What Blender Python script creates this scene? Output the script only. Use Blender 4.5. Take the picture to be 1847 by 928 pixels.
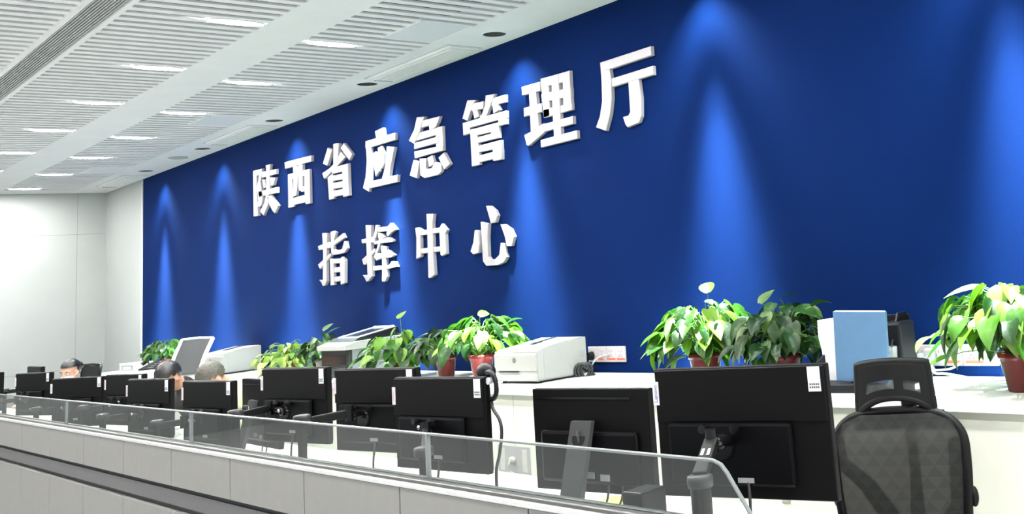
import bpy, bmesh, math, random
from mathutils import Vector, Matrix

for o in list(bpy.data.objects):
    bpy.data.objects.remove(o)
SC = bpy.context.scene
C = SC.collection
PI = math.pi
W_, H_ = 1847, 928

# ------------------------------------------------------------------ camera
F, CX, CY = 1871.55, 1356.6, 163.28
YAW, PITCH, ROLL = -.75618819, .16371335, -.09131223
EYE = Vector((0, 0, 1.6))
fw = Vector((math.sin(YAW) * math.cos(PITCH), math.cos(YAW) * math.cos(PITCH), math.sin(PITCH)))
r0 = fw.cross(Vector((0, 0, 1))).normalized()
u0 = r0.cross(fw)
rt = math.cos(ROLL) * r0 + math.sin(ROLL) * u0
up = -math.sin(ROLL) * r0 + math.cos(ROLL) * u0
cam = bpy.data.cameras.new('camera')
cam.sensor_fit = 'HORIZONTAL'
cam.sensor_width = 36
cam.lens = F / W_ * 36
cam.shift_x = (W_ / 2 - CX) / W_
cam.shift_y = (CY - H_ / 2) / W_
cam.clip_start = .05
co = bpy.data.objects.new('camera', cam)
m3 = Matrix((rt, up, -fw)).transposed()
co.matrix_world = Matrix.Translation(EYE) @ m3.to_4x4()
C.objects.link(co)
SC.camera = co

# ------------------------------------------------------------------ light levels
SC.view_settings.view_transform = 'Standard'
SC.view_settings.look = 'None'
SC.view_settings.gamma = 1
SC.view_settings.use_curve_mapping = False
SC.view_settings.exposure = 0.0
WORLD_STRENGTH = 1.3
LAMP_STRENGTH = 410.0
SPOT_POWER = 9800.0
wd = bpy.data.worlds.new('world')
SC.world = wd
wd.use_nodes = True
bg = wd.node_tree.nodes['Background']
bg.inputs['Color'].default_value = (.93, .97, 1.0, 1)
bg.inputs['Strength'].default_value = WORLD_STRENGTH
SC.cycles.max_bounces = 8
SC.cycles.transparent_max_bounces = 16
SC.cycles.caustics_reflective = False
SC.cycles.caustics_refractive = False
SC.cycles.sample_clamp_indirect = 6
SC.cycles.use_denoising = True


# ------------------------------------------------------------------ measuring: a photo pixel to a point on a plane of the room
def ray(px, py):
    return rt * ((px - CX) / F) - up * ((py - CY) / F) + fw


def at_y(px, py, y):
    d = ray(px, py)
    return EYE + d * (y / d.y)


def at_z(px, py, z):
    d = ray(px, py)
    return EYE + d * ((z - EYE.z) / d.z)


# ------------------------------------------------------------------ materials
MATS = {}


def mat(name, col, rough=.5, metal=0, spec=.5, var=.06, scale=30, bump=0, emit=None, coat=0):
    if name in MATS:
        return MATS[name]
    m = bpy.data.materials.new(name)
    m.use_nodes = True
    nt = m.node_tree
    b = nt.nodes['Principled BSDF']
    b.inputs['Roughness'].default_value = rough
    b.inputs['Metallic'].default_value = metal
    b.inputs['Specular IOR Level'].default_value = spec
    b.inputs['Coat Weight'].default_value = coat
    tc = nt.nodes.new('ShaderNodeTexCoord')
    nz = nt.nodes.new('ShaderNodeTexNoise')
    nz.inputs['Scale'].default_value = scale
    nz.inputs['Detail'].default_value = 3
    nt.links.new(tc.outputs['Object'], nz.inputs['Vector'])
    rp = nt.nodes.new('ShaderNodeValToRGB')
    c0 = [max(0, c * (1 - var)) for c in col]
    c1 = [min(1, c * (1 + var)) for c in col]
    rp.color_ramp.elements[0].position = .3
    rp.color_ramp.elements[1].position = .7
    rp.color_ramp.elements[0].color = (*c0, 1)
    rp.color_ramp.elements[1].color = (*c1, 1)
    nt.links.new(nz.outputs['Fac'], rp.inputs['Fac'])
    nt.links.new(rp.outputs['Color'], b.inputs['Base Color'])
    if bump:
        bp = nt.nodes.new('ShaderNodeBump')
        bp.inputs['Strength'].default_value = bump
        bp.inputs['Distance'].default_value = .002
        nt.links.new(nz.outputs['Fac'], bp.inputs['Height'])
        nt.links.new(bp.outputs['Normal'], b.inputs['Normal'])
    if emit:
        b.inputs['Emission Color'].default_value = (*emit[0], 1)
        b.inputs['Emission Strength'].default_value = emit[1]
    MATS[name] = m
    return m


def glass_mat(name, tint, haze):
    m = bpy.data.materials.new(name)
    m.use_nodes = True
    nt = m.node_tree
    nt.nodes.clear()
    out = nt.nodes.new('ShaderNodeOutputMaterial')
    tr = nt.nodes.new('ShaderNodeBsdfTransparent')
    tr.inputs['Color'].default_value = (*tint, 1)
    gl = nt.nodes.new('ShaderNodeBsdfGlossy')
    gl.inputs['Roughness'].default_value = .03
    fr = nt.nodes.new('ShaderNodeFresnel')
    fr.inputs['IOR'].default_value = 1.5
    df = nt.nodes.new('ShaderNodeBsdfDiffuse')
    df.inputs['Color'].default_value = (.75, .78, .78, 1)
    nz = nt.nodes.new('ShaderNodeTexNoise')
    nz.inputs['Scale'].default_value = 2.5
    tc = nt.nodes.new('ShaderNodeTexCoord')
    nt.links.new(tc.outputs['Object'], nz.inputs['Vector'])
    mr = nt.nodes.new('ShaderNodeMapRange')
    mr.inputs['To Min'].default_value = haze * .5
    mr.inputs['To Max'].default_value = haze * 1.5
    nt.links.new(nz.outputs['Fac'], mr.inputs['Value'])
    m1 = nt.nodes.new('ShaderNodeMixShader')
    m2 = nt.nodes.new('ShaderNodeMixShader')
    nt.links.new(mr.outputs['Result'], m1.inputs['Fac'])
    nt.links.new(tr.outputs[0], m1.inputs[1])
    nt.links.new(df.outputs[0], m1.inputs[2])
    ge = nt.nodes.new('ShaderNodeNewGeometry')
    inv = nt.nodes.new('ShaderNodeMath')
    inv.operation = 'SUBTRACT'
    inv.inputs[0].default_value = 1
    nt.links.new(ge.outputs['Backfacing'], inv.inputs[1])
    mul = nt.nodes.new('ShaderNodeMath')
    mul.operation = 'MULTIPLY'
    nt.links.new(fr.outputs[0], mul.inputs[0])
    nt.links.new(inv.outputs[0], mul.inputs[1])
    nt.links.new(mul.outputs[0], m2.inputs['Fac'])
    nt.links.new(m1.outputs[0], m2.inputs[1])
    nt.links.new(gl.outputs[0], m2.inputs[2])
    nt.links.new(m2.outputs[0], out.inputs['Surface'])
    MATS[name] = m
    return m


def leaf_mat(name, stops, rough=.38):
    m = bpy.data.materials.new(name)
    m.use_nodes = True
    nt = m.node_tree
    b = nt.nodes['Principled BSDF']
    b.inputs['Roughness'].default_value = rough
    b.inputs['Specular IOR Level'].default_value = .22
    g = nt.nodes.new('ShaderNodeNewGeometry')
    rp = nt.nodes.new('ShaderNodeValToRGB')
    el = rp.color_ramp.elements
    while len(el) < len(stops):
        el.new(.5)
    for e, (p, c) in zip(el, stops):
        e.position = p
        e.color = (*c, 1)
    nt.links.new(g.outputs['Random Per Island'], rp.inputs['Fac'])
    nz = nt.nodes.new('ShaderNodeTexNoise')
    nz.inputs['Scale'].default_value = 45
    nz.inputs['Detail'].default_value = 4
    tc = nt.nodes.new('ShaderNodeTexCoord')
    nt.links.new(tc.outputs['Object'], nz.inputs['Vector'])
    th = nt.nodes.new('ShaderNodeMapRange')
    th.inputs['From Min'].default_value = .55
    th.inputs['From Max'].default_value = .72
    th.inputs['To Max'].default_value = .35
    nt.links.new(nz.outputs['Fac'], th.inputs['Value'])
    mx = nt.nodes.new('ShaderNodeMix')
    mx.data_type = 'RGBA'
    mx.inputs['B'].default_value = (.12, .21, .035, 1)
    nt.links.new(th.outputs['Result'], mx.inputs['Factor'])
    nt.links.new(rp.outputs['Color'], mx.inputs['A'])
    nt.links.new(mx.outputs['Result'], b.inputs['Base Color'])
    tl = nt.nodes.new('ShaderNodeBsdfTranslucent')
    nt.links.new(mx.outputs['Result'], tl.inputs['Color'])
    ms = nt.nodes.new('ShaderNodeMixShader')
    ms.inputs['Fac'].default_value = .22
    nt.links.new(b.outputs[0], ms.inputs[1])
    nt.links.new(tl.outputs[0], ms.inputs[2])
    nt.links.new(ms.outputs[0], nt.nodes['Material Output'].inputs['Surface'])
    MATS[name] = m
    return m


def mesh_fabric(name, a, b_, see=.2, scale=26):
    """woven chair back: triangle check knit, partly see-through"""
    m = bpy.data.materials.new(name)
    m.use_nodes = True
    nt = m.node_tree
    N, L = nt.nodes, nt.links
    bs = N['Principled BSDF']
    bs.inputs['Roughness'].default_value = .8
    tc = N.new('ShaderNodeTexCoord')
    sx = N.new('ShaderNodeSeparateXYZ')
    L.new(tc.outputs['Object'], sx.inputs[0])

    def mth(op, p, q=None):
        n = N.new('ShaderNodeMath')
        n.operation = op
        for i, v in enumerate((p, q)):
            if v is None:
                continue
            if isinstance(v, (int, float)):
                n.inputs[i].default_value = v
            else:
                L.new(v, n.inputs[i])
        return n.outputs[0]
    x = mth('MULTIPLY', sx.outputs['X'], scale * .62)
    z = mth('MULTIPLY', sx.outputs['Z'], scale)
    fa = mth('FLOOR', z)
    fb = mth('FLOOR', mth('ADD', x, mth('MULTIPLY', z, .5)))
    fc = mth('FLOOR', mth('SUBTRACT', x, mth('MULTIPLY', z, .5)))
    par = mth('MODULO', mth('ADD', mth('ADD', fa, fb), mth('ADD', fc, 200)), 2)
    mx = N.new('ShaderNodeMix')
    mx.data_type = 'RGBA'
    mx.inputs['A'].default_value = (*a, 1)
    mx.inputs['B'].default_value = (*b_, 1)
    L.new(par, mx.inputs['Factor'])
    L.new(mx.outputs['Result'], bs.inputs['Base Color'])
    tr = N.new('ShaderNodeBsdfTransparent')
    ms = N.new('ShaderNodeMixShader')
    ms.inputs['Fac'].default_value = see
    L.new(bs.outputs[0], ms.inputs[1])
    L.new(tr.outputs[0], ms.inputs[2])
    L.new(ms.outputs[0], N['Material Output'].inputs['Surface'])
    MATS[name] = m
    return m


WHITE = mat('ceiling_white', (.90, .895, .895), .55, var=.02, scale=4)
SLAT = mat('slat_white', (.90, .895, .89), .5, var=.02, scale=6)
VOID = mat('void_grey', (.032, .033, .033), .9)
VOIDDARK = mat('void_dark', (.05, .055, .055), .9)
BLUE = mat('blue_panel', (.0008, .0074, .047), .85, spec=.03, var=.10, scale=160, bump=.12)
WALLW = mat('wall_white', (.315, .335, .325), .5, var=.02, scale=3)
FLOORM = mat('floor_grey', (.72, .72, .70), .4, var=.08, scale=8)
LETTER = mat('letter_white', (.30, .283, .30), .45, var=.02, scale=12)
CREAM = mat('cabinet_cream', (.76, .76, .67), .4, var=.02, scale=5)
TOPW = mat('worktop_white', (.80, .80, .76), .35, var=.02, scale=9)
SEAM = mat('seam_dark', (.16, .16, .14), .8)
PANELG = mat('console_grey', (.25, .243, .23), .55, var=.03, scale=20)
STRIP = mat('console_strip', (.72, .72, .71), .35, metal=.2)
RAIL = mat('rail_dark', (.10, .10, .095), .35, metal=.4)
BAND = mat('band_grey', (.10, .10, .10), .6, var=.15, scale=200)
BLACK = mat('black_plastic', (.005, .005, .0065), .42, spec=.2, var=.12, scale=90)
MONB = mat('monitor_back', (.0036, .0033, .0038), .5, spec=.1, var=.12, scale=300, bump=.05)
MONP = mat('monitor_lower', (.0018, .0018, .0024), .4, spec=.12, var=.12, scale=200)
SCREEN = mat('screen_black', (.008, .008, .01), .12)
KNOB = mat('knob_black', (.004, .004, .005), .25, spec=.3)
CHROME = mat('chrome', (.75, .76, .78), .15, metal=1)
ARMG = mat('arm_grey', (.0055, .006, .0065), .55, spec=.15)
STANDG = mat('stand_grey', (.030, .032, .033), .45)
TAG = mat('tag_pink', (.80, .70, .74), .5, var=.05, scale=200)
TAGW = mat('tag_white', (.80, .80, .84), .5, var=.03)
PURPLE = mat('tag_purple', (.20, .14, .42), .5)
INK = mat('label_ink', (.09, .09, .10), .6)
PRN = mat('printer_white', (.36, .36, .338), .38, var=.015, scale=10)
PRNG = mat('printer_grey', (.34, .34, .36), .4)
PRND = mat('printer_dark', (.006, .006, .007), .4, spec=.25)
SILVER = mat('silver_plastic', (.62, .63, .66), .32, metal=.5)
POTR = mat('pot_red', (.10, .010, .012), .25, coat=.15, spec=.3, var=.12, scale=14)
POTP = mat('pot_pink', (.26, .030, .036), .25, coat=.15, spec=.3, var=.1, scale=14)
POTB = mat('pot_brown', (.13, .04, .035), .3, coat=.3)
POTG = mat('pot_grey', (.22, .19, .17), .5)
SOIL = mat('soil', (.03, .02, .014), .95, var=.5, scale=120, bump=.6)
STEM = mat('stem_green', (.10, .22, .04), .5)
SOCK = mat('socket_white', (.40, .375, .385), .35, var=.02)
REDL = mat('label_red', (.62, .10, .06), .5)
DARKH = mat('socket_holes', (.05, .045, .05), .7)
CABW = mat('cable_white', (.78, .78, .78), .45)
CABB = mat('cable_black', (.012, .012, .014), .45)
FOLD = mat('folder_blue', (.055, .125, .225), .5, var=.04)
PAPER = mat('paper_white', (.80, .81, .84), .7, var=.05, scale=60)
CHB = mat('chair_black', (.004, .004, .0043), .5, spec=.16, var=.15, scale=60)
CHW = mat('chair_white', (.70, .72, .74), .35)
SKIN = mat('skin', (.50, .27, .19), .5, var=.06, scale=25)
HAIRB = mat('hair_black', (.010, .008, .008), .4, var=.4, scale=80, bump=.3)
HAIRG = mat('hair_grey', (.065, .058, .047), .6, var=.5, scale=70, bump=.5)
CLOTHD = mat('cloth_black', (.012, .010, .011), .85)
CLOTHY = mat('shirt_pale_yellow', (.66, .66, .42), .85, var=.06, scale=30, bump=.4)
CLOTHW = mat('cloth_white', (.74, .76, .78), .85)
MASKM = mat('mask_white', (.72, .77, .80), .8)
EYEW = mat('eye_white', (.7, .68, .66), .3)
EYED = mat('eye_dark', (.02, .012, .01), .3)
TROU = mat('trousers_dark', (.02, .022, .03), .85)
YELLOWP = mat('pad_yellow', (.62, .66, .10), .6)
GREENP = mat('pad_green', (.08, .36, .12), .6)
LAMP = mat('lamp_glow', (.9, .9, .9), .5, emit=((1.0, .985, .96), LAMP_STRENGTH))
GLASS = glass_mat('screen_glass', (.90, .93, .92), .016)
GEDGE = mat('glass_edge', (.19, .205, .205), .25, var=.02)
CLEARP = glass_mat('clear_plastic', (.85, .86, .87), .16)
KNIT = mesh_fabric('knit_grey', (.004, .0048, .0044), (.0095, .0108, .0096), .036)
KNITD = mesh_fabric('knit_dark', (.06, .065, .07), (.075, .08, .085), .18, 40)
LEAF = leaf_mat('leaf_green', [(0, (.004, .018, .003)), (.35, (.010, .050, .004)), (.6, (.032, .115, .006)), (.86, (.09, .205, .011)), (1, (.22, .31, .085))])
LEAFD = leaf_mat('leaf_dark', [(0, (.003, .012, .003)), (.5, (.006, .026, .005)), (.85, (.016, .055, .009)), (.95, (.06, .11, .025)), (1, (.34, .38, .22))])  # dark greens; for the pothos, shade between spot beams is in the colour
LEAFY = leaf_mat('leaf_yellow', [(0, (.05, .12, .01)), (.4, (.15, .26, .025)), (.8, (.30, .40, .07)), (1, (.42, .48, .22))])


# ------------------------------------------------------------------ mesh helpers
def obj(name, bm, m, parent=None, smooth=False, loc=None):
    me = bpy.data.meshes.new(name)
    bmesh.ops.recalc_face_normals(bm, faces=bm.faces[:])
    bm.to_mesh(me)
    bm.free()
    if smooth:
        for p in me.polygons:
            p.use_smooth = True
    me.materials.append(m)
    o = bpy.data.objects.new(name, me)
    C.objects.link(o)
    if loc is not None:
        o.location = loc
    if parent is not None:
        o.parent = parent
    return o


def tag(o, label, cat, group=None, kind=None):
    o['label'] = label
    o['category'] = cat
    if group:
        o['group'] = group
    if kind:
        o['kind'] = kind
    return o


def thing(name, label, cat, loc=(0, 0, 0), rz=0, group=None):
    o = bpy.data.objects.new(name, None)
    o.empty_display_size = .1
    C.objects.link(o)
    o.location = loc
    o.rotation_euler = (0, 0, rz)
    return tag(o, label, cat, group)


def struct(name, bm, m, parent=None):
    o = obj(name, bm, m, parent)
    if parent is None:
        o['kind'] = 'structure'
    return o


def NB():
    return bmesh.new()


def box(bm, x0, x1, y0, y1, z0, z1, bev=0, seg=2, M=None):
    r = bmesh.ops.create_cube(bm, size=1)
    vs = r['verts']
    for v in vs:
        v.co = Vector(((x0 + x1) / 2 + v.co.x * (x1 - x0), (y0 + y1) / 2 + v.co.y * (y1 - y0), (z0 + z1) / 2 + v.co.z * (z1 - z0)))
    geo = vs
    if bev:
        es = list({e for v in vs for e in v.link_edges})
        g = bmesh.ops.bevel(bm, geom=es, offset=bev, segments=seg, profile=.5, affect='EDGES')
        geo = list({v for f in g['faces'] for v in f.verts} | {v for v in vs if v.is_valid})
    if M is not None:
        bmesh.ops.transform(bm, matrix=M, verts=geo)
    return bm


def B(*a, **k):
    return box(NB(), *a, **k)


def prism(bm, pts, axis, a0, a1):
    """pts: outline in the two other axes (in x,y,z order); pulled from a0 to a1 along axis"""
    def mk(p, a):
        q = list(p)
        q.insert('xyz'.index(axis), a)
        return bm.verts.new(q)
    lo = [mk(p, a0) for p in pts]
    hi = [mk(p, a1) for p in pts]
    n = len(pts)
    bm.faces.new(lo)
    bm.faces.new(hi[::-1])
    for i in range(n):
        bm.faces.new((lo[i], hi[i], hi[(i + 1) % n], lo[(i + 1) % n]))
    return bm


def cyl(bm, p0, p1, r0, r1=None, n=20, caps=True):
    p0, p1 = Vector(p0), Vector(p1)
    r1 = r0 if r1 is None else r1
    d = (p1 - p0)
    q = d.to_track_quat('Z', 'Y')
    a, b = [], []
    for i in range(n):
        t = 2 * PI * i / n
        v = Vector((math.cos(t), math.sin(t), 0))
        a.append(bm.verts.new(p0 + q @ (v * r0)))
        b.append(bm.verts.new(p1 + q @ (v * r1)))
    for i in range(n):
        bm.faces.new((a[i], a[(i + 1) % n], b[(i + 1) % n], b[i]))
    if caps:
        bm.faces.new(a[::-1])
        bm.faces.new(b)
    return bm


def lathe(bm, prof, c=(0, 0, 0), n=28):
    rings = []
    for r, z in prof:
        if r < 1e-5:
            rings.append([bm.verts.new((c[0], c[1], c[2] + z))])
        else:
            rings.append([bm.verts.new((c[0] + r * math.cos(2 * PI * i / n), c[1] + r * math.sin(2 * PI * i / n), c[2] + z)) for i in range(n)])
    for A, D in zip(rings, rings[1:]):
        for i in range(n):
            j = (i + 1) % n
            if len(A) == 1 and len(D) == 1:
                continue
            if len(A) == 1:
                bm.faces.new((A[0], D[i], D[j]))
            elif len(D) == 1:
                bm.faces.new((A[i], A[j], D[0]))
            else:
                bm.faces.new((A[i], A[j], D[j], D[i]))
    return bm


def smooth_path(pts, k=6, closed=False):
    P = [Vector(p) for p in pts]
    n = len(P)
    out = []
    rng = n if closed else n - 1
    for i in range(rng):
        p1, p2 = P[i], P[(i + 1) % n]
        p0 = P[i - 1] if (closed or i > 0) else p1
        p3 = P[(i + 2) % n] if (closed or i + 2 < n) else p2
        for j in range(k):
            t = j / k
            out.append(.5 * ((2 * p1) + (p2 - p0) * t + (2 * p0 - 5 * p1 + 4 * p2 - p3) * t * t + (3 * p1 - p0 - 3 * p2 + p3) * t ** 3))
    if not closed:
        out.append(P[-1])
    return out


def tube(bm, pts, r, n=8, closed=False, sq=1.0):
    """round tube along points; r a number or one per point"""
    P = [Vector(p) for p in pts]
    m = len(P)
    rs = r if isinstance(r, (list, tuple)) else [r] * m
    rings = []
    nrm = None
    for i in range(m):
        a = P[i - 1] if (i > 0 or closed) else P[i]
        b = P[(i + 1) % m] if (i < m - 1 or closed) else P[i]
        t = (b - a).normalized()
        if nrm is None:
            nrm = t.orthogonal().normalized()
        nrm = (nrm - t * nrm.dot(t))
        nrm = nrm.normalized() if nrm.length > 1e-6 else t.orthogonal().normalized()
        bi = t.cross(nrm)
        rings.append([bm.verts.new(P[i] + (nrm * math.cos(2 * PI * k / n) + bi * math.sin(2 * PI * k / n) * sq) * rs[i]) for k in range(n)])
    for i in range(m if closed else m - 1):
        A, D = rings[i], rings[(i + 1) % m]
        for k in range(n):
            bm.faces.new((A[k], A[(k + 1) % n], D[(k + 1) % n], D[k]))
    if not closed:
        bm.faces.new(rings[0][::-1])
        bm.faces.new(rings[-1])
    return bm


def ball(bm, c, rx, ry=None, rz=None, u=20, v=14, M=None):
    ry = rx if ry is None else ry
    rz = rx if rz is None else rz
    r = bmesh.ops.create_uvsphere(bm, u_segments=u, v_segments=v, radius=1)
    for q in r['verts']:
        p = Vector((q.co.x * rx, q.co.y * ry, q.co.z * rz))
        if M is not None:
            p = M @ p
        q.co = p + Vector(c)
    return r['verts']


def ngon_plate(bm, pts3, n, depth):
    """pts3: planar outline; n: direction it is pulled back along; front stays in place"""
    a = [bm.verts.new(p) for p in pts3]
    b = [bm.verts.new(Vector(p) + Vector(n) * depth) for p in pts3]
    k = len(a)
    f = bm.faces.new(a)
    bk = bm.faces.new(b[::-1])
    for i in range(k):
        bm.faces.new((a[i], b[i], b[(i + 1) % k], a[(i + 1) % k]))
    return bm


# ================================================================== THE ROOM
XL, XR = -15.42, 3.2          # far wall, right end
YW = 3.95                     # blue wall
YB = -3.6                     # how far the room runs behind
HC = 3.25                     # ceiling
XBLUE = -13.93
struct('floor', B(XL - .2, XR, YB, YW + .2, -.1, 0), FLOORM)
struct('wall_back', B(XBLUE, XR, YW, YW + .15, 0, HC), BLUE)
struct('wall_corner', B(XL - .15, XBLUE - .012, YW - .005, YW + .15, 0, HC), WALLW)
struct('trim_1', B(XBLUE - .012, XBLUE + .004, YW - .014, YW + .1, 0, HC), STRIP)
bm = B(XL - .15, XL, YB, YW, 0, HC)
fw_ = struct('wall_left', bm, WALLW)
bm = NB()                                                  # thin panel joints on the far wall
for z in (1.05, 2.72):
    box(bm, XL - .001, XL + .0015, YB, YW - .01, z, z + .006)
for y in (3.62, 2.42, 1.22, .02):
    box(bm, XL - .001, XL + .0015, y, y + .005, 0, HC)
struct('panel_joints', bm, mat('joint_grey', (.20, .215, .21), .6), fw_)

# ---- ceiling: flat boards, slatted fields, air slot
PITCHS = .1155
Y_SOF, Y_B1, Y_B0, Y_D1, Y_D0, Y_S0 = 3.51, 2.75, 2.40, 1.65, 1.43, .70
SPOTX = [-13.13, -11.31, -9.49, -7.67, -5.84, -4.01, -2.18, -.35]
SPOTY, SPOTR = 3.75, .078


def slab_holes(bm, x0, x1, y0, y1, z0, z1, holes):
    """board with round holes cut through its underside"""
    hs = .12
    xs = [x0]
    for hx in holes:
        xs += [hx - hs, hx + hs]
    xs.append(x1)
    for i in range(0, len(xs), 2):
        box(bm, xs[i], xs[i + 1], y0, y1, z0, z1)
    n = 32
    for hx in holes:
        ya, yb = SPOTY - hs, SPOTY + hs
        box(bm, hx - hs, hx + hs, y0, ya, z0, z1)
        box(bm, hx - hs, hx + hs, yb, y1, z0, z1)
        sq, ci, ct = [], [], []
        for k in range(n):
            t = 2 * PI * k / n
            c, s = math.cos(t), math.sin(t)
            q = hs / max(abs(c), abs(s))
            sq.append(bm.verts.new((hx + c * q, SPOTY + s * q, z0)))
            ci.append(bm.verts.new((hx + c * SPOTR, SPOTY + s * SPOTR, z0)))
            ct.append(bm.verts.new((hx + c * SPOTR, SPOTY + s * SPOTR, z1)))
        for k in range(n):
            j = (k + 1) % n
            bm.faces.new((sq[k], ci[k], ci[j], sq[j]))
            bm.faces.new((ci[k], ct[k], ct[j], ci[j]))


bm = NB()
slab_holes(bm, XL, XR, Y_SOF, YW, HC, HC + .03, SPOTX)
box(bm, XL, XR, Y_B0, Y_B1, HC, HC + .03)
box(bm, XL, XR, Y_S0 - .4, Y_S0, HC, HC + .03)
box(bm, XL, XL + .45, Y_S0, YW, HC - .001, HC + .03)
ceil = struct('ceiling', bm, WHITE)
GAPA, GAPB = -6.17, -6.48
bm = NB()
for y0, y1, ph in ((Y_B1, Y_SOF, GAPB), (Y_D1, Y_B0, GAPA), (Y_S0, Y_D0, GAPA), (-1.2, Y_S0 - .4, GAPA)):
    k = int((XL - ph) / PITCHS)
    while ph + k * PITCHS < XR:
        x = ph + (k + .5) * PITCHS
        if x > XL + .5:
            box(bm, x - .032, x + .032, y0, y1, HC, HC + .012)
        k += 1
struct('slats', bm, SLAT, ceil)
bm = NB()
for y0, y1 in ((Y_B1, Y_SOF), (Y_D1, Y_B0), (Y_S0, Y_D0), (-1.2, Y_S0 - .4)):
    box(bm, XL, XR, y0, y1, HC + .13, HC + .15)
struct('slat_backing', bm, VOID, ceil)
struct('ceiling_rear', B(XL, XR, YB, -1.2, HC, HC + .03), WHITE, ceil)
struct('upper_deck', B(XL - .2, XR, YB, YW + .2, HC + .2, HC + .3), WHITE, ceil)

# linear air diffuser
t = thing('air_diffuser', 'long white linear air slot with dark blades running across the slatted ceiling', 'air diffuser', (0, 0, HC))
bm = NB()
box(bm, XL + .45, XR, Y_D0, Y_D0 + .03, -.012, .03)
box(bm, XL + .45, XR, Y_D1 - .03, Y_D1, -.012, .03)
obj('frame', bm, WHITE, t)
bm = NB()
for i in range(9):
    y = Y_D0 + .045 + i * .0163
    box(bm, XL + .45, XR, y - .0032, y + .0032, -.004, .03)
o = obj('blade', bm, mat('blade_grey', (.45, .46, .46), .5), t)
obj('backing', B(XL + .45, XR, Y_D0 + .03, Y_D1 - .03, .034, .045), VOIDDARK, t)

# ceiling lamps: short light bars set in place of a slat gap
lamps = []


def lamp(x, y, label, group):
    t = thing('ceiling_light', label, 'ceiling light', (x, y, HC), 0, group)
    if not lamps:
        bm = NB()
        prism(bm, [(.05 * math.cos(2 * PI * q / 36), 0.155 * math.sin(2 * PI * q / 36)) for q in range(36)], 'z', -.007, .004)
        a = obj('diffuser', bm, LAMP, t)
        bm = NB()
        el_ = [(math.cos(2 * PI * q / 36), math.sin(2 * PI * q / 36)) for q in range(36)]
        tube(bm, [(.053 * c, .16 * s_, -.003) for c, s_ in el_], .005, 6, True)
        box(bm, -.05, .05, -.17, .17, .005, .03)
        b = obj('housing', bm, SLAT, t)
        lamps.extend([a, b])
    else:
        for s in lamps:
            c = s.copy()
            C.objects.link(c)
            c.parent = t
    return t


ORD = ['first', 'second', 'third', 'fourth', 'fifth', 'sixth', 'seventh', 'eighth', 'ninth', 'tenth', 'eleventh', 'twelfth']
for k in range(7):
    x = GAPA - k * 12 * PITCHS
    if x > XL + .5:
        lamp(x, 2.23, 'glowing ceiling light bar beside the air slot, %s from the front in its row' % ORD[k], 'light bars beside the air slot')
for k in range(7):
    x = GAPB - k * 12 * PITCHS
    if x > XL + .4:
        lamp(x, 2.93, 'glowing ceiling light bar on the blue wall side, %s from the front in its row' % ORD[k], 'light bars along the blue wall')
for k in range(1, 7):                                    # the same two rows carry on over the camera
    lamp(GAPA + k * 12 * PITCHS, 2.23, 'ceiling light bar beside the air slot over the nearest desks', 'light bars over the nearest desks')
    lamp(GAPB + k * 12 * PITCHS, 2.93, 'ceiling light bar along the blue wall over the nearest desks', 'light bars over the nearest counter')
for k in range(-6, 7, 1):
    lamp(GAPA + k * 12 * PITCHS, .92, 'ceiling light bar in the slatted field beyond the air slot', 'light bars beyond the air slot')


# recessed wall-washing spots
def spot_light(x):
    ld = bpy.data.lights.new('wall_washer', 'POINT')
    ld.energy = SPOT_POWER
    ld.shadow_soft_size = .018
    ld.color = (.82, 1.06, .97)
    ld.use_nodes = True
    nt = ld.node_tree
    N, L = nt.nodes, nt.links
    em = N['Emission']
    tc = N.new('ShaderNodeTexCoord')
    sx = N.new('ShaderNodeSeparateXYZ')
    L.new(tc.outputs['Normal'], sx.inputs[0])

    def mth(op, p, q=None):
        n = N.new('ShaderNodeMath')
        n.operation = op
        for i, v in enumerate((p, q)):
            if v is None:
                continue
            if isinstance(v, (int, float)):
                n.inputs[i].default_value = v
            else:
                L.new(v, n.inputs[i])
        return n.outputs[0]
    th = mth('ARCCOSINE', mth('MULTIPLY', sx.outputs['Z'], -1))       # angle from straight down
    rp = N.new('ShaderNodeValToRGB')
    rp.color_ramp.interpolation = 'LINEAR'
    prof = SPOT_PROFILE
    el = rp.color_ramp.elements
    while len(el) < len(prof):
        el.new(.5)
    for e, (d, v) in zip(el, prof):
        e.position = d / 90
        e.color = (v, v, v, 1)
    L.new(mth('DIVIDE', th, PI / 2), rp.inputs['Fac'])
    L.new(rp.outputs['Color'], em.inputs['Strength'])
    return ld


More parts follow.
